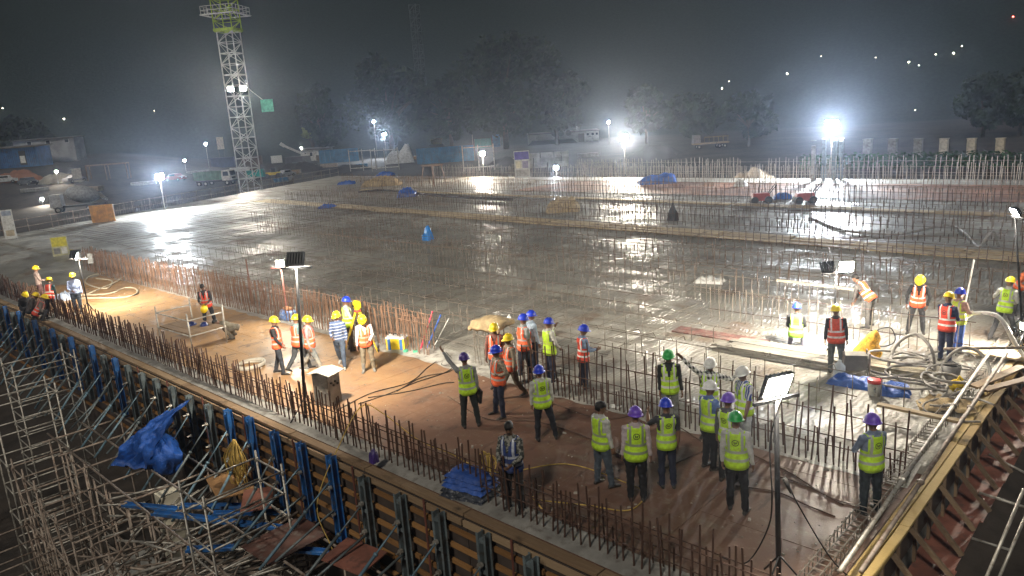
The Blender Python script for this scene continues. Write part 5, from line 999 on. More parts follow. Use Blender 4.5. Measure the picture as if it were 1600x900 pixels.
# ---- clutter in the yard round the crane
def stack(label, b, n, m, kind, L=4.0, rz=0.0):
    t = thing(kind, label, kind.split('_')[-1], b, FACE + rz)
    for i in range(n):
        q = MB(); lay = i // 4
        if kind == 'pipe_rack': q.cyl((-L / 2, (i % 4) * 0.36 - 0.5, 0.2 + lay * 0.34), (L / 2, (i % 4) * 0.36 - 0.5, 0.2 + lay * 0.34), 0.16, 8); q.build('pipe', m, t)
        elif kind == 'timber_stack': q.box((0, (i % 4) * 0.5 - 0.75, 0.2 + lay * 0.3), (L, 0.46, 0.26)); q.build('timber', m, t)
        else: q.lathe([(0.3, 0), (0.33, 0.05), (0.3, 0.45), (0.33, 0.5), (0.3, 0.95)], 10, ((i % 4) * 0.75 - 1.1, lay * 0.75, 0)); q.build('drum', m, t)
    return t
for k, (px, py, n, m, kind, lb) in enumerate(((455, 272, 12, M_TIMBER, 'timber_stack', 'timber stack in the yard right of the roller'), (375, 268, 12, M_WHITE, 'timber_stack', 'pale stack behind the dump truck cab'), (310, 272, 8, M_GALV, 'pipe_rack', 'rack of grey pipes left of the dump truck'), (515, 262, 12, M_PIPE, 'pipe_rack', 'rack of brown pipes before the blue hoarding'), (225, 290, 8, M_GALV, 'pipe_rack', 'rack of pipes left of the very bright lamp'), (440, 285, 8, M_CORR, 'drum_group', 'blue drums near the crane foot'), (565, 262, 8, M_CORR, 'drum_group', 'blue drums at the far corner behind the rail'), (640, 250, 12, M_TIMBER, 'timber_stack', 'timber stack behind the white tarpaulin heap'), (720, 246, 12, M_CONC, 'timber_stack', 'grey stack right of the long blue hoarding'), (800, 252, 8, M_PIPE, 'pipe_rack', 'rack of pipes in the dark behind the notice board'), (920, 246, 12, M_CONC, 'timber_stack', 'grey stack left of the central floodlight'), (55, 300, 8, M_GALV, 'pipe_rack', 'rack of pipes in the dark left yard'), (140, 300, 12, M_TIMBER, 'timber_stack', 'timber stack behind the mixer truck'))):
    stack(lb, G(px, py), n, m, kind, 4.5, 0.3 * (k % 3))
for k, (px, py, c, lb) in enumerate(((352, 262, (0.05, 0.06, 0.12), 'dark blue container above the dump truck'), (395, 258, (0.10, 0.07, 0.06), 'dark brown container right behind the crane mast'), (462, 258, (0.07, 0.06, 0.07), 'dark container behind the mobile crane'))):
    t = thing('cargo_container', lb, 'container', G(px, py), FACE + 0.15 * k); mm = mat(c, 0.6, 0, 0.3, 0.6); q = MB(); q.box((0, 0, 1.35), (5.8, 2.3, 2.5)); q.build('body', mm, t); corrugated(t, 5.7, 2.4, -1.24, mm, 4, 0.15)
    for s_ in (-1, 1): q = MB(); q.box((s_ * 2.85, -1.22, 1.35), (0.18, 0.18, 2.7)); q.build('corner_post', mm, t)
car('white pickup-like car parked right of the teal pump', G(448, 276), FACE + 0.9, (0.5, 0.5, 0.5)); car('red car parked behind the rail left of the crane', G(275, 283), FACE - 0.3, (0.25, 0.03, 0.03))
# ---- trees
def tree(name, label, b, H_, rx, rz, n, seed, leaf=(0.022, 0.038, 0.018), trunk_h=None, group=None, ls=0.42):
    g = random.Random(seed); t = thing(name, label, 'tree', b, 0, group); th = trunk_h or H_ * 0.35; q = MB()
    q.tube([(0, 0, 0), (0.1, 0, th * 0.5), (g.uniform(-.4, .4), 0, th), (g.uniform(-.8, .8), 0, H_ * 0.72)], [H_ * 0.03, H_ * 0.024, H_ * 0.019, H_ * 0.005], 8)
    cl = []
    for k in range(34):
        a = g.uniform(0, 6.28); r_ = g.random() ** 0.5; zz = g.uniform(-1, 1); c = Vector((math.cos(a) * r_ * rx * math.sqrt(1 - zz * zz * 0.8), math.sin(a) * r_ * rx * math.sqrt(1 - zz * zz * 0.8), H_ - rz + zz * rz * 0.86)); cl.append((c, g.uniform(0.18, 0.34) * rx))
        if k % 3 == 0: s0 = Vector((0, 0, th * g.uniform(0.8, 1.3))); q.tube([s0, s0.lerp(c, 0.5) + Vector((0, 0, 0.4)), c], [H_ * 0.012, H_ * 0.008, 0.03], 5)
    q.build('trunk', mat((0.10, 0.075, 0.055), 0.9, 0, 0.3, 1), t, True)
    lv = MB()
    for c, r_ in cl:
        for _ in range(n // 34):
            v = Vector((g.gauss(0, 1), g.gauss(0, 1), g.gauss(0, 0.8))); v = v.normalized() * r_ * g.random() ** 0.4; p = c + v; s = ls * g.uniform(0.5, 1.2); d = Vector((g.uniform(-1, 1), g.uniform(-1, 1), g.uniform(-1, .4))).normalized() * s; e = d.orthogonal().normalized() * s * 0.5; lv.add([p - d, p - e, p + d, p + e], [(0, 1, 2, 3)])
    lv.build('crown', mat(leaf, 0.75, 0, 0.55, 0.35), t); return t
for k, (px, py, top, half, n, lb) in enumerate(((790, 214, 62, 92, 9000, 'largest dark round tree standing over the long white building'), (612, 228, 92, 66, 6000, 'broad tree left of the largest tree'), (505, 238, 130, 40, 4000, 'smaller tree behind the white site house'), (705, 222, 118, 45, 4000, 'tree filling the gap left of the largest tree'), (1085, 226, 150, 40, 4000, 'shadowy tree behind the flatbed truck'), (1170, 228, 148, 38, 4000, 'shadowy tree right of the flatbed truck'), (1535, 214, 118, 42, 5000, 'tall tree behind the columns at right'), (1592, 212, 108, 40, 5000, 'tree at the extreme right behind the columns'), (1010, 224, 135, 35, 3000, 'faint tree right of the long white building'), (40, 262, 190, 45, 4000, 'faint tree behind the blue shed'), (870, 215, 110, 45, 4000, 'tree right behind the largest tree crown'))):
    b = P(px, py, -3.0); k_ = 1.0
    dist = (b - CAMLOC).dot(CF)
    if dist > 240: b = CAMLOC + (b - CAMLOC) * (240 / dist); dist = 240
    b.z = ground_z(b.x, b.y); H_ = height_at(b, top); rx = half / FPX * dist
    tree('broad_tree' if k % 2 == 0 else 'dark_tree', lb, b, H_, rx, H_ * 0.40, n, 200 + k, group='trees beyond the site', ls=0.55 + 0.002 * dist)
b = G(488, 222); b = b * 1.0; b.z = -3; tree('lit_tree', 'small tree with lamp-lit leaves above the white site house', b, height_at(b, 196), 3.2, 2.2, 1600, 300, (0.13, 0.16, 0.03), ls=0.4)  # lamplight put into the brighter yellow-green leaf colour
# ---- lights of the village on the hill
vl = [(1128, 138, 'the brighter of two lamps above the flatbed truck'), (1139, 127, 'the upper of two lamps above the flatbed truck'), (1180, 143, 'a lone lamp right of the flatbed truck'), (1230, 115, 'a lone lamp left of the brightest floodlight'), (1283, 88, 'a lamp straight above the brightest floodlight'), (1368, 90, 'a lamp right above the brightest floodlight'), (1420, 97, 'the leftmost lamp of the upper right cluster'), (1436, 102, 'the lowest lamp of the upper right cluster'), (1462, 85, 'the middle lamp of the upper right cluster'), (1490, 83, 'the lamp next to the topmost of the upper right cluster'), (1503, 72, 'the topmost lamp of the upper right cluster'), (886, 128, 'the bright lamp right of the largest tree crown'), (872, 131, 'the dim lamp beside the bright one at the largest tree'), (688, 145, 'a lamp at the left side of the largest tree'), (241, 173, 'a lone lamp left of the tower crane'), (100, 186, 'a lone lamp above the sand yard'), (4, 169, 'a lamp at the extreme left edge'), (1430, 172, 'a dim lamp above the concrete columns')]
mw = emis((1.0, 0.85, 0.62), 26, 'village_lamp')
def on_hill(px, py):
    d = ray(px, py).normalized(); s_ = 220.0
    while s_ < 600:
        p = CAMLOC + d * s_
        if p.z < ground_z(p.x, p.y) + 1.6: break
        s_ += 1.5
    return p
for k, (px, py, lb) in enumerate(vl):
    p = on_hill(px, py); gz = min(p.z - 0.6, ground_z(p.x, p.y)); t = thing('hill_lamp', 'tiny hillside lamp, ' + lb, 'lamp', (p.x, p.y, gz), 0, 'village lights on the hill'); h_ = p.z - gz; f_ = (p - CAMLOC).length / 260
    q = MB(); q.cyl((0, 0, 0), (0, 0, h_), 0.08, 5); q.build('pole', M_DARK, t); q = MB(); s_ = (0.11 if k % 3 else 0.2) * f_; q.ball((0, 0, h_), (s_, s_, s_ * 0.7), 8, 5); q.build('bulb', mw, t)
p = on_hill(1583, 26); t = thing('warning_lamp', 'single red warning lamp high on the hill at upper right', 'lamp', (p.x, p.y, min(p.z - 0.6, ground_z(p.x, p.y)))); h_ = p.z - t.location.z; q = MB(); q.cyl((0, 0, 0), (0, 0, h_), 0.1, 5); q.build('pole', M_DARK, t); q = MB(); q.ball((0, 0, h_), 0.25, 8, 5); q.build('bulb', emis((1, 0.08, 0.05), 14, 'red_lamp'), t)
# ------------------------------------------------------------------ haze over the whole site
hz = MB(); hz.box((-270, 260, 50), (760, 680, 150)); ho = hz.build('haze', [], None); tag(ho, kind='stuff'); 
mh = bpy.data.materials.new('haze'); mh.use_nodes = True; nt = mh.node_tree; nt.nodes.remove(nt.nodes['Principled BSDF']); pv = nt.nodes.new('ShaderNodeVolumePrincipled'); pv.inputs['Color'].default_value = (0.66, 0.78, 1.0, 1); pv.inputs['Density'].default_value = 0.0005; pv.inputs['Anisotropy'].default_value = 0.84
nt.links.new(pv.outputs[0], nt.nodes['Material Output'].inputs['Volume']); ho.data.materials.append(mh)
# ------------------------------------------------------------------ people
TMPSC = bpy.data.scenes.new('tmp')
def tmp_graph():
    vl = TMPSC.view_layers[0]; vl.update(); return vl.depsgraph
def rotx(a): return Matrix.Rotation(a, 3, 'X')
def rotz(a): return Matrix.Rotation(a, 3, 'Z')
SKIN = [(0.20, 0.105, 0.065), (0.15, 0.075, 0.048), (0.26, 0.145, 0.092)]
def mat_skin(c):
    m, nt, b = newmat('skin'); co = coords(nt); nt.links.new(mixc(nt, nz(nt, co, 18, 3).ramp(0.3, 0.7), tuple(v * 0.85 for v in c), tuple(v * 1.12 for v in c)), b.inputs['Base Color'])
    b.inputs['Roughness'].default_value = 0.5; return m
def mat_cloth(c, pat=None, c2=(0.7, 0.7, 0.7)):
    m, nt, b = newmat('cloth'); co = coords(nt); x, y, z = sep(nt, co)
    n1 = nz(nt, co, 9, 5, 0.6); col = mixc(nt, n1.ramp(0.3, 0.7), tuple(v * 0.72 for v in c), tuple(min(1, v * 1.2) for v in c))
    if pat == 'stripe': col = mixc(nt, ((z + x * 0.12) * 11.0).fr().lt(0.16), col, c2)
    if pat == 'vstripe': col = mixc(nt, (x * 22.0).fr().lt(0.4), col, c2)
    if pat == 'check':
        a = (x * 10.0 + y * 10.0).fr().lt(0.5); d = (z * 10.0).fr().lt(0.5); col = mixc(nt, (a + d) * 0.5, col, c2)
    if pat == 'camo': col = mixc(nt, nz(nt, co, 22, 2).ramp(0.48, 0.53), col, c2)
    if pat == 'mud': col = mixc(nt, (nz(nt, co, 14, 4) * 0.6 - z * 0.9 + 0.55).ramp(0.3, 0.6), col, c2)
    nt.links.new(col, b.inputs['Base Color']); b.inputs['Roughness'].default_value = 0.85
    bump(nt, b, nz(nt, co, 26, 3), 0.35, 0.01); return m
_vm = {}
def mat_vest(c, band, logo=True, front=False, tapefull=True):
    key = (c, band, logo, front)
    if key in _vm: return _vm[key]
    m, nt, b = newmat('hi_vis_vest'); a = coords(nt, attr='tl'); x, y, z = sep(nt, a)
    n1 = nz(nt, a, 16, 4); col = mixc(nt, n1.ramp(0.3, 0.7), tuple(v * 0.8 for v in c), tuple(min(1, v * 1.12) for v in c))
    ax = x.abs()
    tape = z.near(0.965, 0.024).mx(z.near(1.105, 0.024)).mx(ax.near(0.108, 0.021) * z.gt(1.10))
    col = mixc(nt, tape, col, band)
    col = mixc(nt, ax.gt(0.0) * z.lt(0.842), col, tuple(v * 0.6 for v in c))
    dark = None
    def emblem(cx, cz, r, side):
        dx = x - cx; dz = z - cz; d = (dx * dx + dz * dz).pw(0.5)
        ring = d.near(r, r * 0.13); ins = d.lt(r)
        bar1 = (dx + dz * 0.2).near(-r * 0.28, r * 0.12) * dz.near(0, r * 0.55); bar2 = dz.near(r * 0.02, r * 0.13) * dx.near(r * 0.08, r * 0.6); bar3 = (dx - dz * 0.2).near(r * 0.30, r * 0.12) * dz.near(-r * 0.15, r * 0.5)
        return (ring.mx(bar1.mx(bar2).mx(bar3) * ins)) * (y.lt(0) if side < 0 else y.gt(0))
    if logo: col = mixc(nt, emblem(0.0, 1.275, 0.052, -1), col, (0.02, 0.025, 0.02))
    if front:
        col = mixc(nt, emblem(-0.055, 1.27, 0.03, 1), col, (0.02, 0.025, 0.02))
        col = mixc(nt, x.near(0.06, 0.035) * z.near(1.245, 0.03) * y.gt(0), col, (0.75, 0.75, 0.75))
    col = mixc(nt, x.near(0, 0.006) * y.gt(0), col, (0.03, 0.03, 0.03))
    oi = nt.nodes.new('ShaderNodeObjectInfo'); rn = NX(nt, oi.outputs['Random'])
    col = mixc(nt, (nz(nt, a, 7, 6, 0.7) + rn * 0.12).ramp(0.52, 0.72) * 0.5, col, tuple(v * 0.45 + 0.03 for v in c))
    nt.links.new(col, b.inputs['Base Color'])
    nt.links.new((tape * -0.4 + 0.75).s, b.inputs['Roughness'])
    bump(nt, b, nz(nt, a, 30, 3), 0.3, 0.008)
    _vm[key] = m; return m
YG = (0.54, 0.84, 0.035); ORG = (0.92, 0.14, 0.045); TAPE = (0.42, 0.44, 0.42); TAPEW = (0.78, 0.78, 0.76); RED = (0.75, 0.07, 0.035); NAVYV = (0.03, 0.055, 0.20)
HELM = {k: mat(v, 0.36, 0, 0.14, 6, tuple(c_ * 0.5 + 0.06 for c_ in v), 0.35) for k, v in dict(yellow=(0.85, 0.62, 0.015), blue=(0.015, 0.05, 0.62), purple=(0.16, 0.07, 0.55), darkpurple=(0.06, 0.025, 0.20), green=(0.015, 0.36, 0.06), white=(0.78, 0.78, 0.76)).items()}
M_HAIR = mat((0.012, 0.010, 0.009), 0.6, 0, 0.4, 20, None, 0, 0.5); M_SHOE = mat((0.022, 0.019, 0.017), 0.55, 0, 0.4, 8, (0.10, 0.085, 0.07), 0.6); M_BOOT = mat((0.22, 0.21, 0.19), 0.7, 0, 0.3, 8)
M_EYE = mat((0.015, 0.01, 0.01), 0.3)
# ring table of the trunk: z, half width, half depth, y shift
TRUNK = [(0.80, 0.150, 0.105, 0), (0.86, 0.172, 0.122, -0.005), (0.95, 0.170, 0.120, 0), (1.08, 0.158, 0.112, 0.005), (1.20, 0.172, 0.122, 0.008), (1.32, 0.190, 0.124, 0.0), (1.40, 0.182, 0.105, -0.008), (1.445, 0.125, 0.082, -0.01), (1.475, 0.066, 0.062, -0.008), (1.54, 0.055, 0.058, 0.008)]
def trunk_at(z):
    for a, b in zip(TRUNK, TRUNK[1:]):
        if z <= b[0]:
            t = max(0.0, (z - a[0]) / (b[0] - a[0])); t = t * t * (3 - 2 * t); return tuple(a[i] + (b[i] - a[i]) * t for i in range(1, 4))
    return TRUNK[-1][1:]
def hand_into(mb, w, dirv, palm_n, s, right, grip):
    """palm, four fingers and thumb at wrist w"""
    d = dirv.normalized(); n = palm_n - d * palm_n.dot(d); n = n.normalized() if n.length > 1e-4 else d.orthogonal().normalized(); sd = d.cross(n) * (1 if right else -1)
    def ring(c, wx, wy): return [c + sd * (wx * math.cos(2 * math.pi * k / 8)) + n * (wy * math.sin(2 * math.pi * k / 8)) for k in range(8)]
    mb.rings([ring(w - d * 0.02, 0.026 * s, 0.021 * s), ring(w + d * 0.03 * s, 0.036 * s, 0.018 * s), ring(w + d * 0.085 * s, 0.042 * s, 0.016 * s), ring(w + d * 0.098 * s, 0.036 * s, 0.012 * s)])
    for k, L in enumerate((0.070, 0.080, 0.074, 0.058)):
        b = w + d * 0.092 * s + sd * (0.030 - 0.020 * k) * s; c = grip; p = [b]; ang = 0.15 + 0.35 * c
        for j in range(3):
            p.append(p[-1] + (d * math.cos(ang) + n * math.sin(ang)) * (L * (0.45, 0.32, 0.23)[j] * s)); ang += 0.25 + 0.75 * c
        mb.tube(p, [0.0092 * s, 0.0088 * s, 0.008 * s, 0.0055 * s], 5)
    b = w + d * 0.03 * s + sd * 0.034 * s; mb.tube([b, b + (sd * 0.6 + d * 0.7 + n * 0.3) * 0.038 * s, b + (sd * 0.45 + d * 1.35 + n * 0.75) * 0.042 * s], [0.012 * s, 0.010 * s, 0.007 * s], 5)
HELMET = MB()
prof = [(0.128, -0.010), (0.124, 0.012), (0.118, 0.05), (0.102, 0.085), (0.072, 0.112), (0.034, 0.125), (0.004, 0.128)]
def helmet_mesh(m):
    q = MB(); n = 20
    rings = [[Vector((r * 0.94 * math.cos(2 * math.pi * k / n), r * 1.12 * math.sin(2 * math.pi * k / n), z)) for k in range(n)] for r, z in prof]
    brim = [Vector((0.152 * 0.92 * math.cos(2 * math.pi * k / n), (0.148 + 0.038 * max(0, math.sin(2 * math.pi * k / n)) ** 3) * 1.1 * math.sin(2 * math.pi * k / n), -0.016 - 0.008 * max(0, math.sin(2 * math.pi * k / n)))) for k in range(n)]
    inner = [Vector((v.x * 0.8, v.y * 0.8, -0.012)) for v in rings[0]]
    q.rings([inner, brim] + rings, True)
    for ox_ in (-0.028, 0.028, 0.0): q.tube([(ox_, 0.128, 0.025), (ox_, 0.10, 0.085), (ox_, 0.04, 0.128), (ox_, -0.04, 0.128), (ox_, -0.10, 0.085), (ox_, -0.128, 0.025)], 0.009 if ox_ else 0.013, 6)
    return q.mesh('helmet', m, True)
HELM_ME = {k: helmet_mesh(v) for k, v in HELM.items()}
DIR = lambda x, y, z: Vector((x, y, z)).normalized()
ARM_DOWN = ((0.13, 0.02, -1), (0.07, 0.16, -1))
def person(label, feet, phi, h=1.72, helmet='yellow', vest=YG, band=TAPE, shirt=((0.45, 0.45, 0.43),), trouser=((0.018, 0.019, 0.024),), sleeve='long', armR=ARM_DOWN, armL=ARM_DOWN, lean=0.0, twist=0.0, headp=0.1, heady=0.0,
           legR=(0.03, 0.05, 0.05), legL=(0.0, 0.05, 0.05), skin=0, shoe=None, logo=True, front=False, grip=0.35, z=0.0, sit=None, girth=1.0, drop=0.0, yaw_world=None, side=0.0):
    """a standing figure facing +Y in its own frame; arms and legs given as directions / angles"""
    s = h / 1.72; g_ = random.Random(label); j = lambda a_: g_.uniform(-a_, a_)
    twist += j(0.16); side += j(0.05); heady += j(0.2); headp += j(0.08); girth *= 1 + j(0.07); lean += j(0.05)
    jig = lambda a_: tuple(tuple(c_ + j(0.07) for c_ in v_) for v_ in a_); armR = jig(armR); armL = jig(armL)
    legR = (legR[0] + j(0.07), legR[1] + j(0.04), max(0.02, legR[2] + j(0.08))); legL = (legL[0] + j(0.07), legL[1] + j(0.04), max(0.02, legL[2] + j(0.08)))
    base = P(*feet, z) if len(feet) == 2 else Vector(feet)
    v = face_dir(base, phi); rz = math.atan2(-v.x, v.y)
    # ---- legs: (forward swing, outward, knee bend)
    segs = []; mb = MB()
    pts = {}
    def leg(sx, a):
        sw, out, kb = a; hip = Vector((sx * 0.092 * girth, 0, 0.86)); d1 = Vector((sx * math.sin(out), math.sin(sw) * math.cos(out), -math.cos(sw) * math.cos(out)))
        knee = hip + d1 * 0.40; d2 = Vector((sx * math.sin(out) * 0.7, math.sin(sw - kb), -math.cos(sw - kb))); d2.normalize(); ank = knee + d2 * 0.39; return hip, knee, ank, d2
    LR, LL = leg(1, legR), leg(-1, legL)
    low = min(LR[2].z, LL[2].z) - 0.085
    if sit is not None: low = 0.86 - 0.10 - sit / s
    dz = Vector((0, 0, -low + drop))
    for nm, (hip, knee, ank, d2) in (('R', LR), ('L', LL)):
        hip, knee, ank = hip + dz, knee + dz, ank + dz; g = girth
        tr = 1.0
        mb.tube([hip + Vector((0, 0, 0.06)), hip.lerp(knee, 0.3), hip.lerp(knee, 0.7), knee, knee.lerp(ank, 0.35), knee.lerp(ank, 0.75), ank + Vector((0, 0, 0.0))], [0.095 * g, 0.096 * g, 0.082 * g, 0.070 * g, 0.071, 0.062, 0.060], 10)
        segs.append((hip, knee, 0.085, 2)); segs.append((knee, ank, 0.062, 2))
        # shoe along the foot direction
        fx = 0.18 * (1 if nm == 'R' else -1); fd = Vector((fx, 1, 0)).normalized(); sd = Vector((fd.y, -fd.x, 0)); pit = -0.0
        if ank.z - 0.085 > 0.05: fd = (fd * 0.85 + Vector((0, 0, -0.45))).normalized()
        upf = sd.cross(fd)
        rings = []
        for yy, wx, hz in ((-0.085, 0.022, 0.045), (-0.07, 0.038, 0.085), (0.0, 0.042, 0.10), (0.07, 0.044, 0.075), (0.14, 0.046, 0.055), (0.185, 0.034, 0.04), (0.20, 0.015, 0.025)):
            c = ank + fd * yy - upf * 0.085; rings.append([c + sd * (wx * math.cos(2 * math.pi * k / 8)) + upf * (hz / 2 + hz / 2 * math.sin(2 * math.pi * k / 8)) for k in range(8)])
        mb.rings(rings); segs.append((ank - upf * 0.045 - fd * 0.06, ank - upf * 0.055 + fd * 0.17, 0.045, 3))
        if shoe == 'boot': segs.append((ank, ank.lerp(knee, 0.55), 0.062, 3))
    # ---- trunk frame: lean about the hips, twist about the spine
    piv = Vector((0, 0, 0.90)) + dz
    Rt = rotz(twist) @ rotx(-lean) @ Matrix.Rotation(side, 3, 'Y')
    def T(p): return piv + Rt @ (Vector(p) - Vector((0, 0, 0.90)))
    N = 16; rings = []
    for zz, wx, wy, ys in TRUNK:
        k_ = girth if zz < 1.3 else 1.0
        rings.append([T((wx * k_ * math.cos(2 * math.pi * k / N), ys + wy * k_ * math.sin(2 * math.pi * k / N), zz)) for k in range(N)])
    mb.rings(rings)
    segs.append((T((0, 0, 0.97)), T((0, 0, 1.38)), 0.15, 1)); segs.append((T((0, 0, 0.80)), T((0, 0, 0.88)), 0.14, 2)); segs.append((T((-0.12, 0, 1.40)), T((0.12, 0, 1.40)), 0.085, 1))
    segs.append((T((0, 0, 1.485)), T((0, 0.006, 1.55)), 0.055, 0))
    # ---- arms
    hands = []
    for sx, arm in ((1, armR), (-1, armL)):
        u = DIR(sx * arm[0][0], arm[0][1], arm[0][2]); f = DIR(sx * arm[1][0], arm[1][1], arm[1][2])
        sh = Vector((sx * 0.185, -0.008, 1.385)); el = sh + u * 0.285; wr = el + f * 0.25
        S, E, W = T(sh), T(el), T(wr); mb.tube([T((sx * 0.12, -0.008, 1.385)), S, S.lerp(E, 0.35), S.lerp(E, 0.75), E, E.lerp(W, 0.3), E.lerp(W, 0.8), W], [0.07, 0.066, 0.057, 0.051, 0.047, 0.046, 0.038, 0.033], 9)
        segs.append((S, E, 0.055, 1 if sleeve != 'short' else 1)); 
        if sleeve == 'short': segs[-1] = (S, S.lerp(E, 0.75), 0.058, 1); segs.append((S.lerp(E, 0.8), E, 0.047, 0))
        segs.append((E, W, 0.042, 1 if sleeve == 'long' else 0))
        if arm[0][2] < -0.5: pn = Vector((-sx, 0.25, 0))
        else: pn = Vector((-sx * 0.6, 0, -0.8))
        hands.append((W, Rt @ f, Rt @ pn, sx > 0))
    # ---- head
    Rh = Rt @ rotz(heady) @ rotx(-headp + lean * 0.35); hc = T((0, 0.008, 1.545)); hd = lambda p: hc + Rh @ Vector(p)
    hr = []
    for zz, wx, wf, wb in ((-0.035, 0.030, 0.070, 0.030), (-0.015, 0.050, 0.088, 0.060), (0.02, 0.064, 0.094, 0.082), (0.06, 0.072, 0.094, 0.098), (0.10, 0.076, 0.094, 0.103), (0.14, 0.072, 0.084, 0.096), (0.17, 0.052, 0.056, 0.072), (0.185, 0.02, 0.02, 0.03)):
        hr.append([hd((wx * math.cos(2 * math.pi * k / 14), (wf if math.sin(2 * math.pi * k / 14) > 0 else wb) * math.sin(2 * math.pi * k / 14), zz)) for k in range(14)])
    mb.rings(hr); segs.append((hd((0, 0, 0.0)), hd((0, 0, 0.14)), 0.085, 0))
    mb.rings([[hd((a_ * wx, yy, zz)) for a_, b_ in ((-1, 0), (0, 1), (1, 0), (0, -1)) for yy in [y0 + b_ * 0.004]] for wx, y0, zz in ((0.006, 0.092, 0.082), (0.011, 0.104, 0.060), (0.015, 0.112, 0.046), (0.012, 0.095, 0.036))])
    for sx in (-1, 1): mb.tube([hd((sx * 0.070, -0.012, 0.035)), hd((sx * 0.082, -0.018, 0.055)), hd((sx * 0.082, -0.02, 0.075)), hd((sx * 0.070, -0.012, 0.088))], [0.009, 0.014, 0.014, 0.009], 6)
    # ---- fuse into one skin
    me0 = mb.mesh('tmp', M_EYE); ob = bpy.data.objects.new('tmp', me0); TMPSC.collection.objects.link(ob)
    md = ob.modifiers.new('r', 'REMESH'); md.mode = 'VOXEL'; md.voxel_size = 0.0155; md.use_smooth_shade = True
    sm = ob.modifiers.new('s', 'SMOOTH'); sm.iterations = 2; sm.factor = 0.45
    me = bpy.data.meshes.new_from_object(ob.evaluated_get(tmp_graph())); bpy.data.objects.remove(ob); bpy.data.meshes.remove(me0)
    nv = len(me.vertices); co = np.empty(nv * 3); me.vertices.foreach_get('co', co); co = co.reshape(-1, 3)
    best = np.full(nv, 1e9); lab = np.zeros(nv, int)
    for a, b, r, l in segs:
        a = np.array(a); b = np.array(b); ab = b - a; t_ = np.clip(((co - a) @ ab) / max(1e-9, ab @ ab), 0, 1); dd = np.linalg.norm(co - (a + t_[:, None] * ab), axis=1) / r
        k = dd < best; best[k] = dd[k]; lab[k] = l
    # cloth creases
    nrm = np.empty(nv * 3, np.float32); me.vertices.foreach_get('normal', nrm); nrm = nrm.reshape(-1, 3); off = np.zeros(nv)
    for i in np.nonzero((lab == 1) | (lab == 2))[0]:
        p = co[i]; off[i] = noise.noise(Vector((p[0] * 9 + h * 31, p[1] * 9, p[2] * 13))) * 0.012 + noise.noise(Vector((p[0] * 26, p[1] * 26 + h * 7, p[2] * 30))) * 0.004
    me.vertices.foreach_set('co', (co + nrm * off[:, None]).ravel())
    np_ = len(me.polygons); vi = np.empty(len(me.loops), int); me.loops.foreach_get('vertex_index', vi); ls = np.empty(np_, int); me.polygons.foreach_get('loop_start', ls)
    me.materials.clear()
    for m_ in (mat_skin(SKIN[skin]), mat_cloth(*shirt), mat_cloth(*trouser), M_BOOT if shoe == 'boot' else M_SHOE, M_EYE): me.materials.append(m_)
    me.polygons.foreach_set('material_index', lab[vi[ls]].astype(int))
    # hands, eyes, brows and mouth join the same mesh
    hb = MB(); hb.mi = 0
    for W, f, pn, rgt in hands: hand_into(hb, W, f, pn, 1.0, rgt, grip)
    hb.mi = 4
    for sx in (-1, 1):
        hb.ball(hd((sx * 0.031, 0.086, 0.083)), (0.012, 0.008, 0.007), 6, 4); hb.tube([hd((sx * 0.015, 0.096, 0.100)), hd((sx * 0.034, 0.092, 0.105)), hd((sx * 0.052, 0.076, 0.100))], 0.005, 4)
    hb.tube([hd((-0.022, 0.090, 0.018)), hd((0, 0.098, 0.017)), hd((0.022, 0.090, 0.018))], 0.0045, 4); hb.tube([hd((-0.026, 0.088, 0.030)), hd((0, 0.101, 0.034)), hd((0.026, 0.088, 0.030))], 0.006, 4)
    hme = hb.mesh('h', M_EYE, True); bm = bmesh.new(); bm.from_mesh(me); bm.from_mesh(hme); bm.to_mesh(me); bm.free(); bpy.data.meshes.remove(hme)
    me.polygons.foreach_set('use_smooth', [True] * len(me.polygons)); me.name = 'body'
    t = thing('person', label, 'person', base, rz); t.scale = (s, s, s); link('body', me, t)
    if vest:
        vb = MB(); NU, NV_ = 44, 26; tl = []; keep = []
        z0, z1 = 0.80, 1.452
        for j in range(NV_ + 1):
            zz = z0 + (z1 - z0) * j / NV_; wx, wy, ys = trunk_at(zz); k_ = girth if zz < 1.3 else 1.0; off = 0.02 + 0.018 * max(0, (1.15 - zz) / 0.35)
            for i in range(NU):
                a = 2 * math.pi * i / NU; p = Vector(((wx * k_ + off) * math.cos(a), ys + (wy * k_ + off + 0.008) * math.sin(a), zz))
                n_ = 0.012 * noise.noise(Vector((p.x * 9 + h * 50, p.y * 9, p.z * 7))); p.x *= 1 + n_ * 3; p.y += n_
                tl.append(tuple(p)); vb.v.append(tuple(T(p)))
        for j in range(NV_):
            for i in range(NU):
                a = 2 * math.pi * (i + 0.5) / NU; zz = z0 + (z1 - z0) * (j + 0.5) / NV_; ca, sa = math.cos(a), math.sin(a)
                wx, wy, ys = trunk_at(zz); px_ = (wx + 0.02) * ca
                if zz > 1.17 and zz < 1.435 and abs(ca) > 0.80 - 0.1 * (zz - 1.17) / 0.25 : continue
                if zz >= 1.40 and abs(px_) > 0.15: continue
                if sa > 0 and zz > 1.2 and abs(px_) < 0.012 + (zz - 1.2) * 0.26: continue
                if sa < 0 and zz > 1.42 and abs(px_) < 0.06: continue
                vb.f.append((j * NU + i, j * NU + (i + 1) % NU, (j + 1) * NU + (i + 1) % NU, (j + 1) * NU + i)); vb.m.append(0)
        vme = vb.mesh('vest', mat_vest(vest, band, logo, front), True); at = vme.attributes.new('tl', 'FLOAT_VECTOR', 'POINT'); at.data.foreach_set('vector', [c for p in tl for c in p]); link('vest', vme, t)
    Mh = Rh.to_4x4(); 
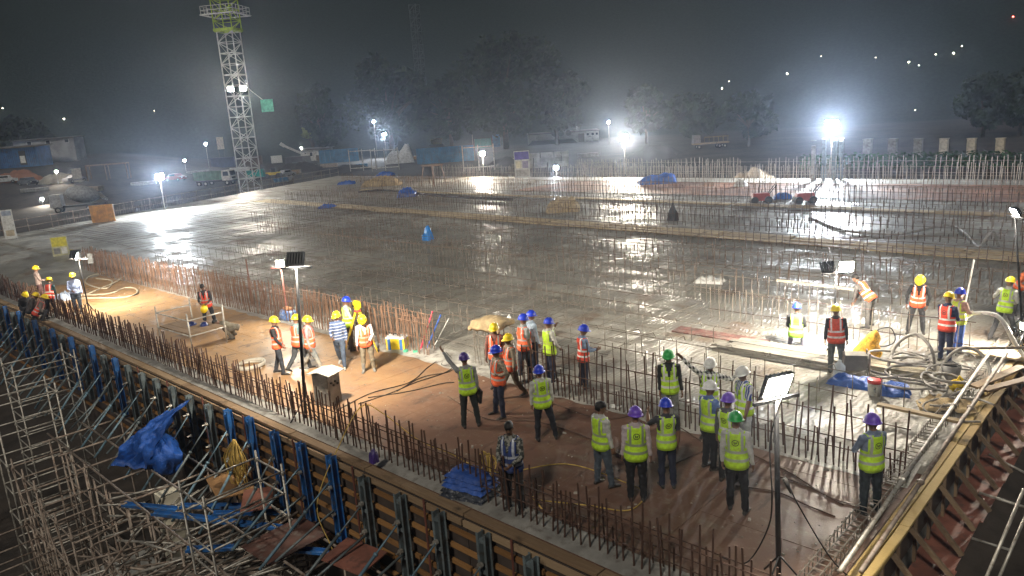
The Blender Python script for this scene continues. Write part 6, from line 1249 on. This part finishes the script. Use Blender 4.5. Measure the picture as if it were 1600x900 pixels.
    if helmet:
        o = link('helmet', HELM_ME[helmet], t); Mh.translation = hd((0, -0.002, 0.098)); o.matrix_local = Mh
    else:
        q = MB(); rg = []
        for zz, wx, wy in ((0.075, 0.079, 0.108), (0.105, 0.083, 0.112), (0.14, 0.080, 0.106), (0.175, 0.062, 0.086), (0.198, 0.028, 0.04), (0.203, 0.004, 0.006)):
            rg.append([hd((wx * math.cos(2 * math.pi * k / 14) * (1 + 0.03 * math.sin(k * 5)), -0.006 + wy * math.sin(2 * math.pi * k / 14) * (1 + 0.03 * math.cos(k * 7)), zz + (0.03 if math.sin(2 * math.pi * k / 14) > 0.3 and zz < 0.1 else 0) - (0.045 if math.sin(2 * math.pi * k / 14) < -0.2 and zz < 0.1 else 0))) for k in range(14)])
        q.rings(rg); q.build('hair', M_HAIR, t, True)
    return t, T, hands, Rt
C = lambda r, g, b, *k: ((r, g, b),) + k
HIPS = ((0.55, -0.25, -0.8), (-0.75, 0.5, -0.35)); CROSS = ((0.25, 0.35, -0.9), (-0.85, 0.5, 0.12)); FRONT = ((0.12, 0.3, -0.95), (-0.42, 0.8, -0.25)); PHONE = ((0.22, 0.75, -0.6), (-0.25, 0.35, 0.9))
UP = ((0.45, 0.1, 0.9), (0.12, 0.15, 1)); BLK = C(0.012, 0.012, 0.014); NVY = C(0.016, 0.02, 0.042); JEAN = C(0.055, 0.075, 0.11); KHK = C(0.20, 0.17, 0.12); GRY = C(0.22, 0.23, 0.24); WHT = C(0.62, 0.62, 0.60); DKS = C(0.03, 0.03, 0.035); MUD = C(0.15, 0.16, 0.16, 'mud', (0.28, 0.26, 0.22))
WALK = dict(legR=(0.42, 0.04, 0.12), legL=(-0.30, 0.04, 0.35)); WALK2 = dict(legR=(-0.28, 0.04, 0.35), legL=(0.38, 0.04, 0.1)); APART = dict(legR=(0.05, 0.15, 0.03), legL=(-0.03, 0.14, 0.03)); STEP = dict(legR=(0.18, 0.07, 0.08), legL=(-0.12, 0.06, 0.06))
CROUCH = dict(legR=(1.75, 0.22, 2.35), legL=(1.55, 0.25, 2.3), lean=0.55)
S_ = SLABZ
# far left crew
person('labourer in a yellow helmet and pinkish shirt standing at the back of the far-left crew', (67, 474), 80, 1.70, 'yellow', None, shirt=C(0.36, 0.27, 0.24), trouser=C(0.10, 0.05, 0.05), armR=FRONT, z=0.05)
person('labourer bending in a red striped vest with dark green sleeves, far-left crew', (84, 497), 40, 1.70, 'yellow', RED, TAPEW, C(0.03, 0.07, 0.08), DKS, lean=0.3, armR=FRONT, armL=FRONT, logo=False, **STEP)
person('first crouching labourer in a yellow helmet at the extreme left of the crew', (40, 496), 150, 1.66, 'yellow', None, shirt=DKS, trouser=DKS, armR=FRONT, armL=FRONT, **CROUCH)
person('second crouching labourer in dark clothes, middle of the three at left', (48, 500), 100, 1.68, 'yellow', None, shirt=C(0.07, 0.06, 0.06), trouser=DKS, armR=FRONT, armL=FRONT, **CROUCH)
person('third crouching labourer with grey sleeves and a red vest, at left', (60, 503), 90, 1.68, 'yellow', RED, TAPE, C(0.20, 0.17, 0.15), DKS, armR=FRONT, armL=FRONT, logo=False, **CROUCH)
person('labourer in a light blue shirt and jeans beside the leaning lamp pole', (124, 490), 185, 1.72, 'yellow', None, shirt=C(0.30, 0.38, 0.60, 'vstripe', (0.36, 0.42, 0.62)), trouser=JEAN, shoe='boot', armR=FRONT)
person('bareheaded man in a dark shirt and red vest behind the small steel frame', (329, 511), 200, 1.68, None, RED, TAPE, DKS, C(0.02, 0.025, 0.035), armR=((0.15, 0.3, -0.9), (-0.4, 0.85, -0.1)), armL=FRONT, headp=0.35, lean=0.12, skin=1, logo=False, **APART)
person('labourer crouched far down in a khaki shirt right of the small steel frame', (372, 527), 285, 1.70, None, None, shirt=C(0.17, 0.15, 0.11), trouser=C(0.13, 0.11, 0.085), legR=(1.8, 0.2, 2.4), legL=(1.6, 0.25, 2.35), lean=1.15, headp=0.5, armR=((0.1, 0.7, -0.7), (0, 0.6, -0.8)), armL=((0.1, 0.7, -0.7), (0, 0.6, -0.8)), skin=1)
# surveyors
person('labourer in black long sleeves and orange vest left of the black lamp pole', (440, 584), 105, 1.70, 'yellow', ORG, TAPE, C(0.02, 0.02, 0.022), C(0.03, 0.035, 0.045), armR=((0.08, 0.25, -1), (0, 0.55, -0.8)), headp=0.15, logo=False, **STEP)
person('labourer half hidden behind the black lamp pole in a grey shirt and orange vest', (471, 578), 60, 1.68, 'yellow', ORG, TAPE, C(0.16, 0.26, 0.26), C(0.05, 0.055, 0.06), logo=False, **WALK)
person('labourer in a pink shirt and orange vest striding right of the black lamp pole', (490, 580), 110, 1.70, 'yellow', ORG, TAPE, C(0.55, 0.24, 0.24), MUD, shoe='boot', logo=False, heady=-0.1, **WALK)
person('walking labourer in a blue shirt with white lines, left of the survey tripod', (535, 573), 195, 1.70, 'yellow', None, TAPE, C(0.07, 0.10, 0.19, 'stripe', (0.55, 0.57, 0.6)), JEAN, shoe='boot', armR=FRONT, heady=-0.4, **WALK2)
person('man in a blue helmet and white shirt standing behind the survey tripod', (548, 548), 75, 1.72, 'blue', YG, TAPE, C(0.5, 0.5, 0.46), C(0.06, 0.05, 0.05), armR=FRONT)
person('labourer with bowed yellow helmet in an orange vest and khaki trousers by the tripod', (577, 581), 185, 1.70, 'yellow', ORG, (0.85, 0.35, 0.28), C(0.55, 0.50, 0.47), KHK, shoe='boot', armR=((0.2, 0.2, -1), (0.1, 0.2, -1)), armL=FRONT, headp=0.5, lean=0.1, logo=False)
# centre group
tA, TA, HA, RA = person('engineer in a dark purple helmet raising one arm high at the gap', (736, 666), -5, 1.73, 'darkpurple', YG, TAPE, C(0.30, 0.31, 0.31), C(0.02, 0.024, 0.024), armL=((0.5, 0.35, 0.75), (0.45, 0.1, 0.85)), armR=((0.12, -0.02, -1), (0.05, 0.12, -1)), heady=0.2, **APART)
person('man in a blue helmet, orange vest and camouflage sleeves with hands on hips', (783, 650), 250, 1.70, 'blue', ORG, TAPE, C(0.20, 0.16, 0.12, 'camo', (0.34, 0.28, 0.20)), NVY, armR=HIPS, armL=HIPS, heady=-0.3, skin=1, **APART)
person('dark-faced labourer with a white card on his orange vest under the jute mat', (779, 606), 190, 1.72, 'yellow', ORG, TAPE, C(0.22, 0.09, 0.07), C(0.04, 0.05, 0.07), skin=1, logo=False, armR=((0.2, 0.05, -1), (0.1, 0.1, -1)))
person('labourer in khaki walking between the hands-on-hips man and the engineers', (801, 622), 240, 1.68, 'yellow', ORG, TAPE, C(0.22, 0.18, 0.13), C(0.14, 0.115, 0.08), logo=False, armR=((0.2, -0.1, -0.9), (-0.6, 0.6, -0.3)), skin=1, **WALK)
person('stout man in a blue helmet and grey T-shirt with an orange vest', (823, 592), 55, 1.75, 'blue', ORG, TAPE, C(0.36, 0.38, 0.38), C(0.016, 0.018, 0.03), sleeve='short', girth=1.14, logo=False, **APART)
person('man in a blue helmet and pale blue shirt half hidden behind the stout man', (836, 582), 60, 1.70, 'blue', None, shirt=C(0.36, 0.45, 0.55), trouser=NVY)
person('engineer in a blue helmet holding a phone to his ear by the bars', (862, 599), 65, 1.72, 'blue', YG, (0.5, 0.62, 0.1), C(0.52, 0.51, 0.46), NVY, armR=((0.25, 0.1, -1), (-0.3, 0.6, -0.6)), armL=PHONE, logo=False)
person('engineer in a blue helmet with legs apart and back turned, centre of the deck', (851, 688), -5, 1.68, 'blue', YG, TAPE, C(0.55, 0.55, 0.50), C(0.014, 0.016, 0.022), heady=-0.25, legR=(0.0, 0.22, 0.0), legL=(0.05, 0.10, 0.02))
person('man in a blue helmet and red vest looking over the slab by the bars', (914, 610), 60, 1.68, 'blue', RED, TAPEW, C(0.20, 0.28, 0.42), NVY, armR=((0.15, 0.35, -0.9), (-0.2, 0.9, 0.1)), armL=FRONT, heady=-0.2)
person('bareheaded man in a navy vest with white straps behind the near bars', (806, 798), 205, 1.70, None, NAVYV, (0.55, 0.58, 0.66), C(0.05, 0.055, 0.05, 'camo', (0.26, 0.25, 0.22)), C(0.035, 0.03, 0.03), armR=FRONT, armL=FRONT, headp=0.3, heady=0.3, logo=False)
# engineers in front
person('bareheaded young man in jeans and a green-yellow vest, leftmost of the front engineers', (943, 760), 55, 1.68, None, YG, (0.30, 0.34, 0.24), C(0.52, 0.52, 0.50), C(0.065, 0.085, 0.11), logo=False, legR=(0.12, 0.10, 0.05), legL=(-0.08, 0.08, 0.03), heady=-0.3)
person('engineer in a purple helmet and pink sleeves with his back turned in front', (996, 782), 0, 1.74, 'purple', YG, (0.28, 0.33, 0.22), C(0.52, 0.44, 0.46), BLK)
person('engineer in a blue helmet raising a hand, wearing dark short sleeves', (1043, 761), -12, 1.68, 'blue', YG, TAPE, C(0.04, 0.04, 0.05), NVY, sleeve='short', armL=((0.3, 0.65, -0.55), (-0.15, 0.75, 0.6)), heady=0.1)
person('bearded engineer in a green helmet facing the camera in black sleeves', (1048, 668), 180, 1.74, 'green', YG, TAPEW, C(0.016, 0.016, 0.018), C(0.22, 0.23, 0.22), front=True)
person('engineer in a white helmet and checked shirt pointing across the slab', (1108, 684), 190, 1.72, 'white', YG, TAPEW, C(0.03, 0.03, 0.033, 'check', (0.85, 0.85, 0.83)), BLK, armR=((0.85, 0.2, 0.75), (0.85, 0.15, 0.85)), armL=((0.6, -0.1, -0.2), (0.55, 0.2, 0.75)), front=True, grip=0.1)
person('engineer in a white helmet and blue shirt listening, side turned', (1110, 732), 55, 1.72, 'white', YG, TAPE, C(0.12, 0.19, 0.42), BLK, armR=((0.15, 0.1, -1), (0.0, 0.4, -0.9)), logo=False)
person('engineer in a purple helmet partly hidden behind the green-helmeted back', (1138, 752), 25, 1.70, 'purple', YG, TAPEW, C(0.10, 0.10, 0.11), BLK, heady=-0.1)
person('engineer in a white helmet and pale jeans with blue and white striped sleeves', (1163, 706), 235, 1.76, 'white', YG, TAPEW, C(0.05, 0.09, 0.30, 'vstripe', (0.7, 0.7, 0.72)), C(0.46, 0.49, 0.50), sleeve='short', armL=((0.12, 0.15, -1), (0, 0.3, -1)), front=True)
person('engineer in a green helmet with his back turned, nearest the front lamp', (1151, 798), 10, 1.76, 'green', YG, TAPE, C(0.52, 0.52, 0.50), BLK, heady=0.35, legR=(-0.05, 0.10, 0.02), legL=(0.1, 0.06, 0.05))
person('engineer in a purple helmet standing alone with folded arms near the corner', (1358, 802), 320, 1.74, 'purple', YG, TAPE, C(0.17, 0.22, 0.33), C(0.012, 0.02, 0.026), armR=CROSS, armL=CROSS)
# pouring crew on the slab
person('man in a blue helmet sitting on the plank stack, back turned', (1243, 545, S_)[:2], 5, 1.70, 'blue', (0.36, 0.70, 0.06), TAPEW, DKS, C(0.20, 0.20, 0.26), sit=0.30, legR=(1.45, 0.12, 1.5), legL=(1.40, 0.15, 1.45), armR=FRONT, armL=FRONT, lean=0.12, z=S_)
person('labourer in a yellow helmet and red vest standing before the twin lamp', (1305, 583), 0, 1.70, 'yellow', (0.72, 0.09, 0.05), TAPEW, DKS, C(0.09, 0.10, 0.10), z=S_, logo=False)
person('labourer in a grey cap bending forward to reach the bars', (1358, 511), 300, 1.70, None, (0.90, 0.13, 0.03), TAPEW, C(0.10, 0.09, 0.085), C(0.10, 0.095, 0.09), lean=0.75, armR=((0.1, 0.9, -0.5), (0, 0.9, -0.45)), armL=((0.1, 0.8, -0.6), (0, 0.8, -0.6)), z=S_, logo=False, headp=-0.1, **APART)
person('labourer in a black jacket and orange vest with bowed yellow helmet at work', (1431, 521), 180, 1.72, 'yellow', ORG, TAPEW, C(0.018, 0.018, 0.02), C(0.03, 0.03, 0.034), headp=0.6, lean=0.15, armR=((0.3, 0.25, -0.9), (-0.1, 0.3, -1)), armL=((0.3, 0.25, -0.9), (-0.1, 0.3, -1)), z=S_, logo=False, **APART)
person('labourer in navy overalls and a red vest beside the hose tangle', (1476, 566), 40, 1.76, 'yellow', RED, TAPEW, C(0.02, 0.03, 0.09), C(0.018, 0.024, 0.06), armR=FRONT, armL=FRONT, z=S_, headp=0.25)
person('man in a blue helmet holding the white pipe, wearing blue shorts', (1494, 551), 45, 1.68, 'blue', (0.55, 0.75, 0.06), TAPE, C(0.45, 0.30, 0.26), C(0.03, 0.08, 0.30), armL=PHONE, armR=FRONT, z=S_, logo=False)
person('labourer in a yellow helmet and green-yellow vest striding over the pipe at right', (1566, 528), 25, 1.74, 'yellow', YG, TAPE, C(0.55, 0.55, 0.53), C(0.06, 0.06, 0.065), z=S_, lean=0.15, armL=((0.5, 0.5, -0.6), (0.3, 0.8, -0.3)), armR=FRONT, legR=(0.5, 0.1, 0.2), legL=(-0.4, 0.1, 0.2), heady=0.2)
person('labourer bending in orange clothes behind the slanting lamp pole, cut by the frame', (1591, 492), 150, 1.70, 'yellow', ORG, TAPE, C(0.75, 0.20, 0.08), C(0.05, 0.05, 0.05), z=S_, lean=0.6, armR=FRONT, armL=FRONT, logo=False)
# folder held by the engineer with the raised arm
q = MB(); q.box((0, 0, 0), (0.05, 0.24, 0.32)); W, f_, _, _ = HA[0]
o = q.build('folder', mat((0.012, 0.012, 0.014), 0.5), None, loc=tA.matrix_basis @ (W + Vector((0.03, 0.03, -0.16)))); o.rotation_euler = (0.2, 0.1, tA.rotation_euler.z + 0.3); tag(o, 'black folder held low by the engineer with the raised arm', 'folder')
b = P(329, 511); fd = face_dir(b, 200); o = link('safety_helmet', HELM_ME['yellow'], None, b + fd * 0.36 + Vector((0, 0, 0.80)), (R(60), 0, math.atan2(-fd.x, fd.y) + 3.14)); tag(o, 'yellow helmet held at the waist by the bareheaded man behind the frame', 'helmet')
bpy.data.scenes.remove(TMPSC)
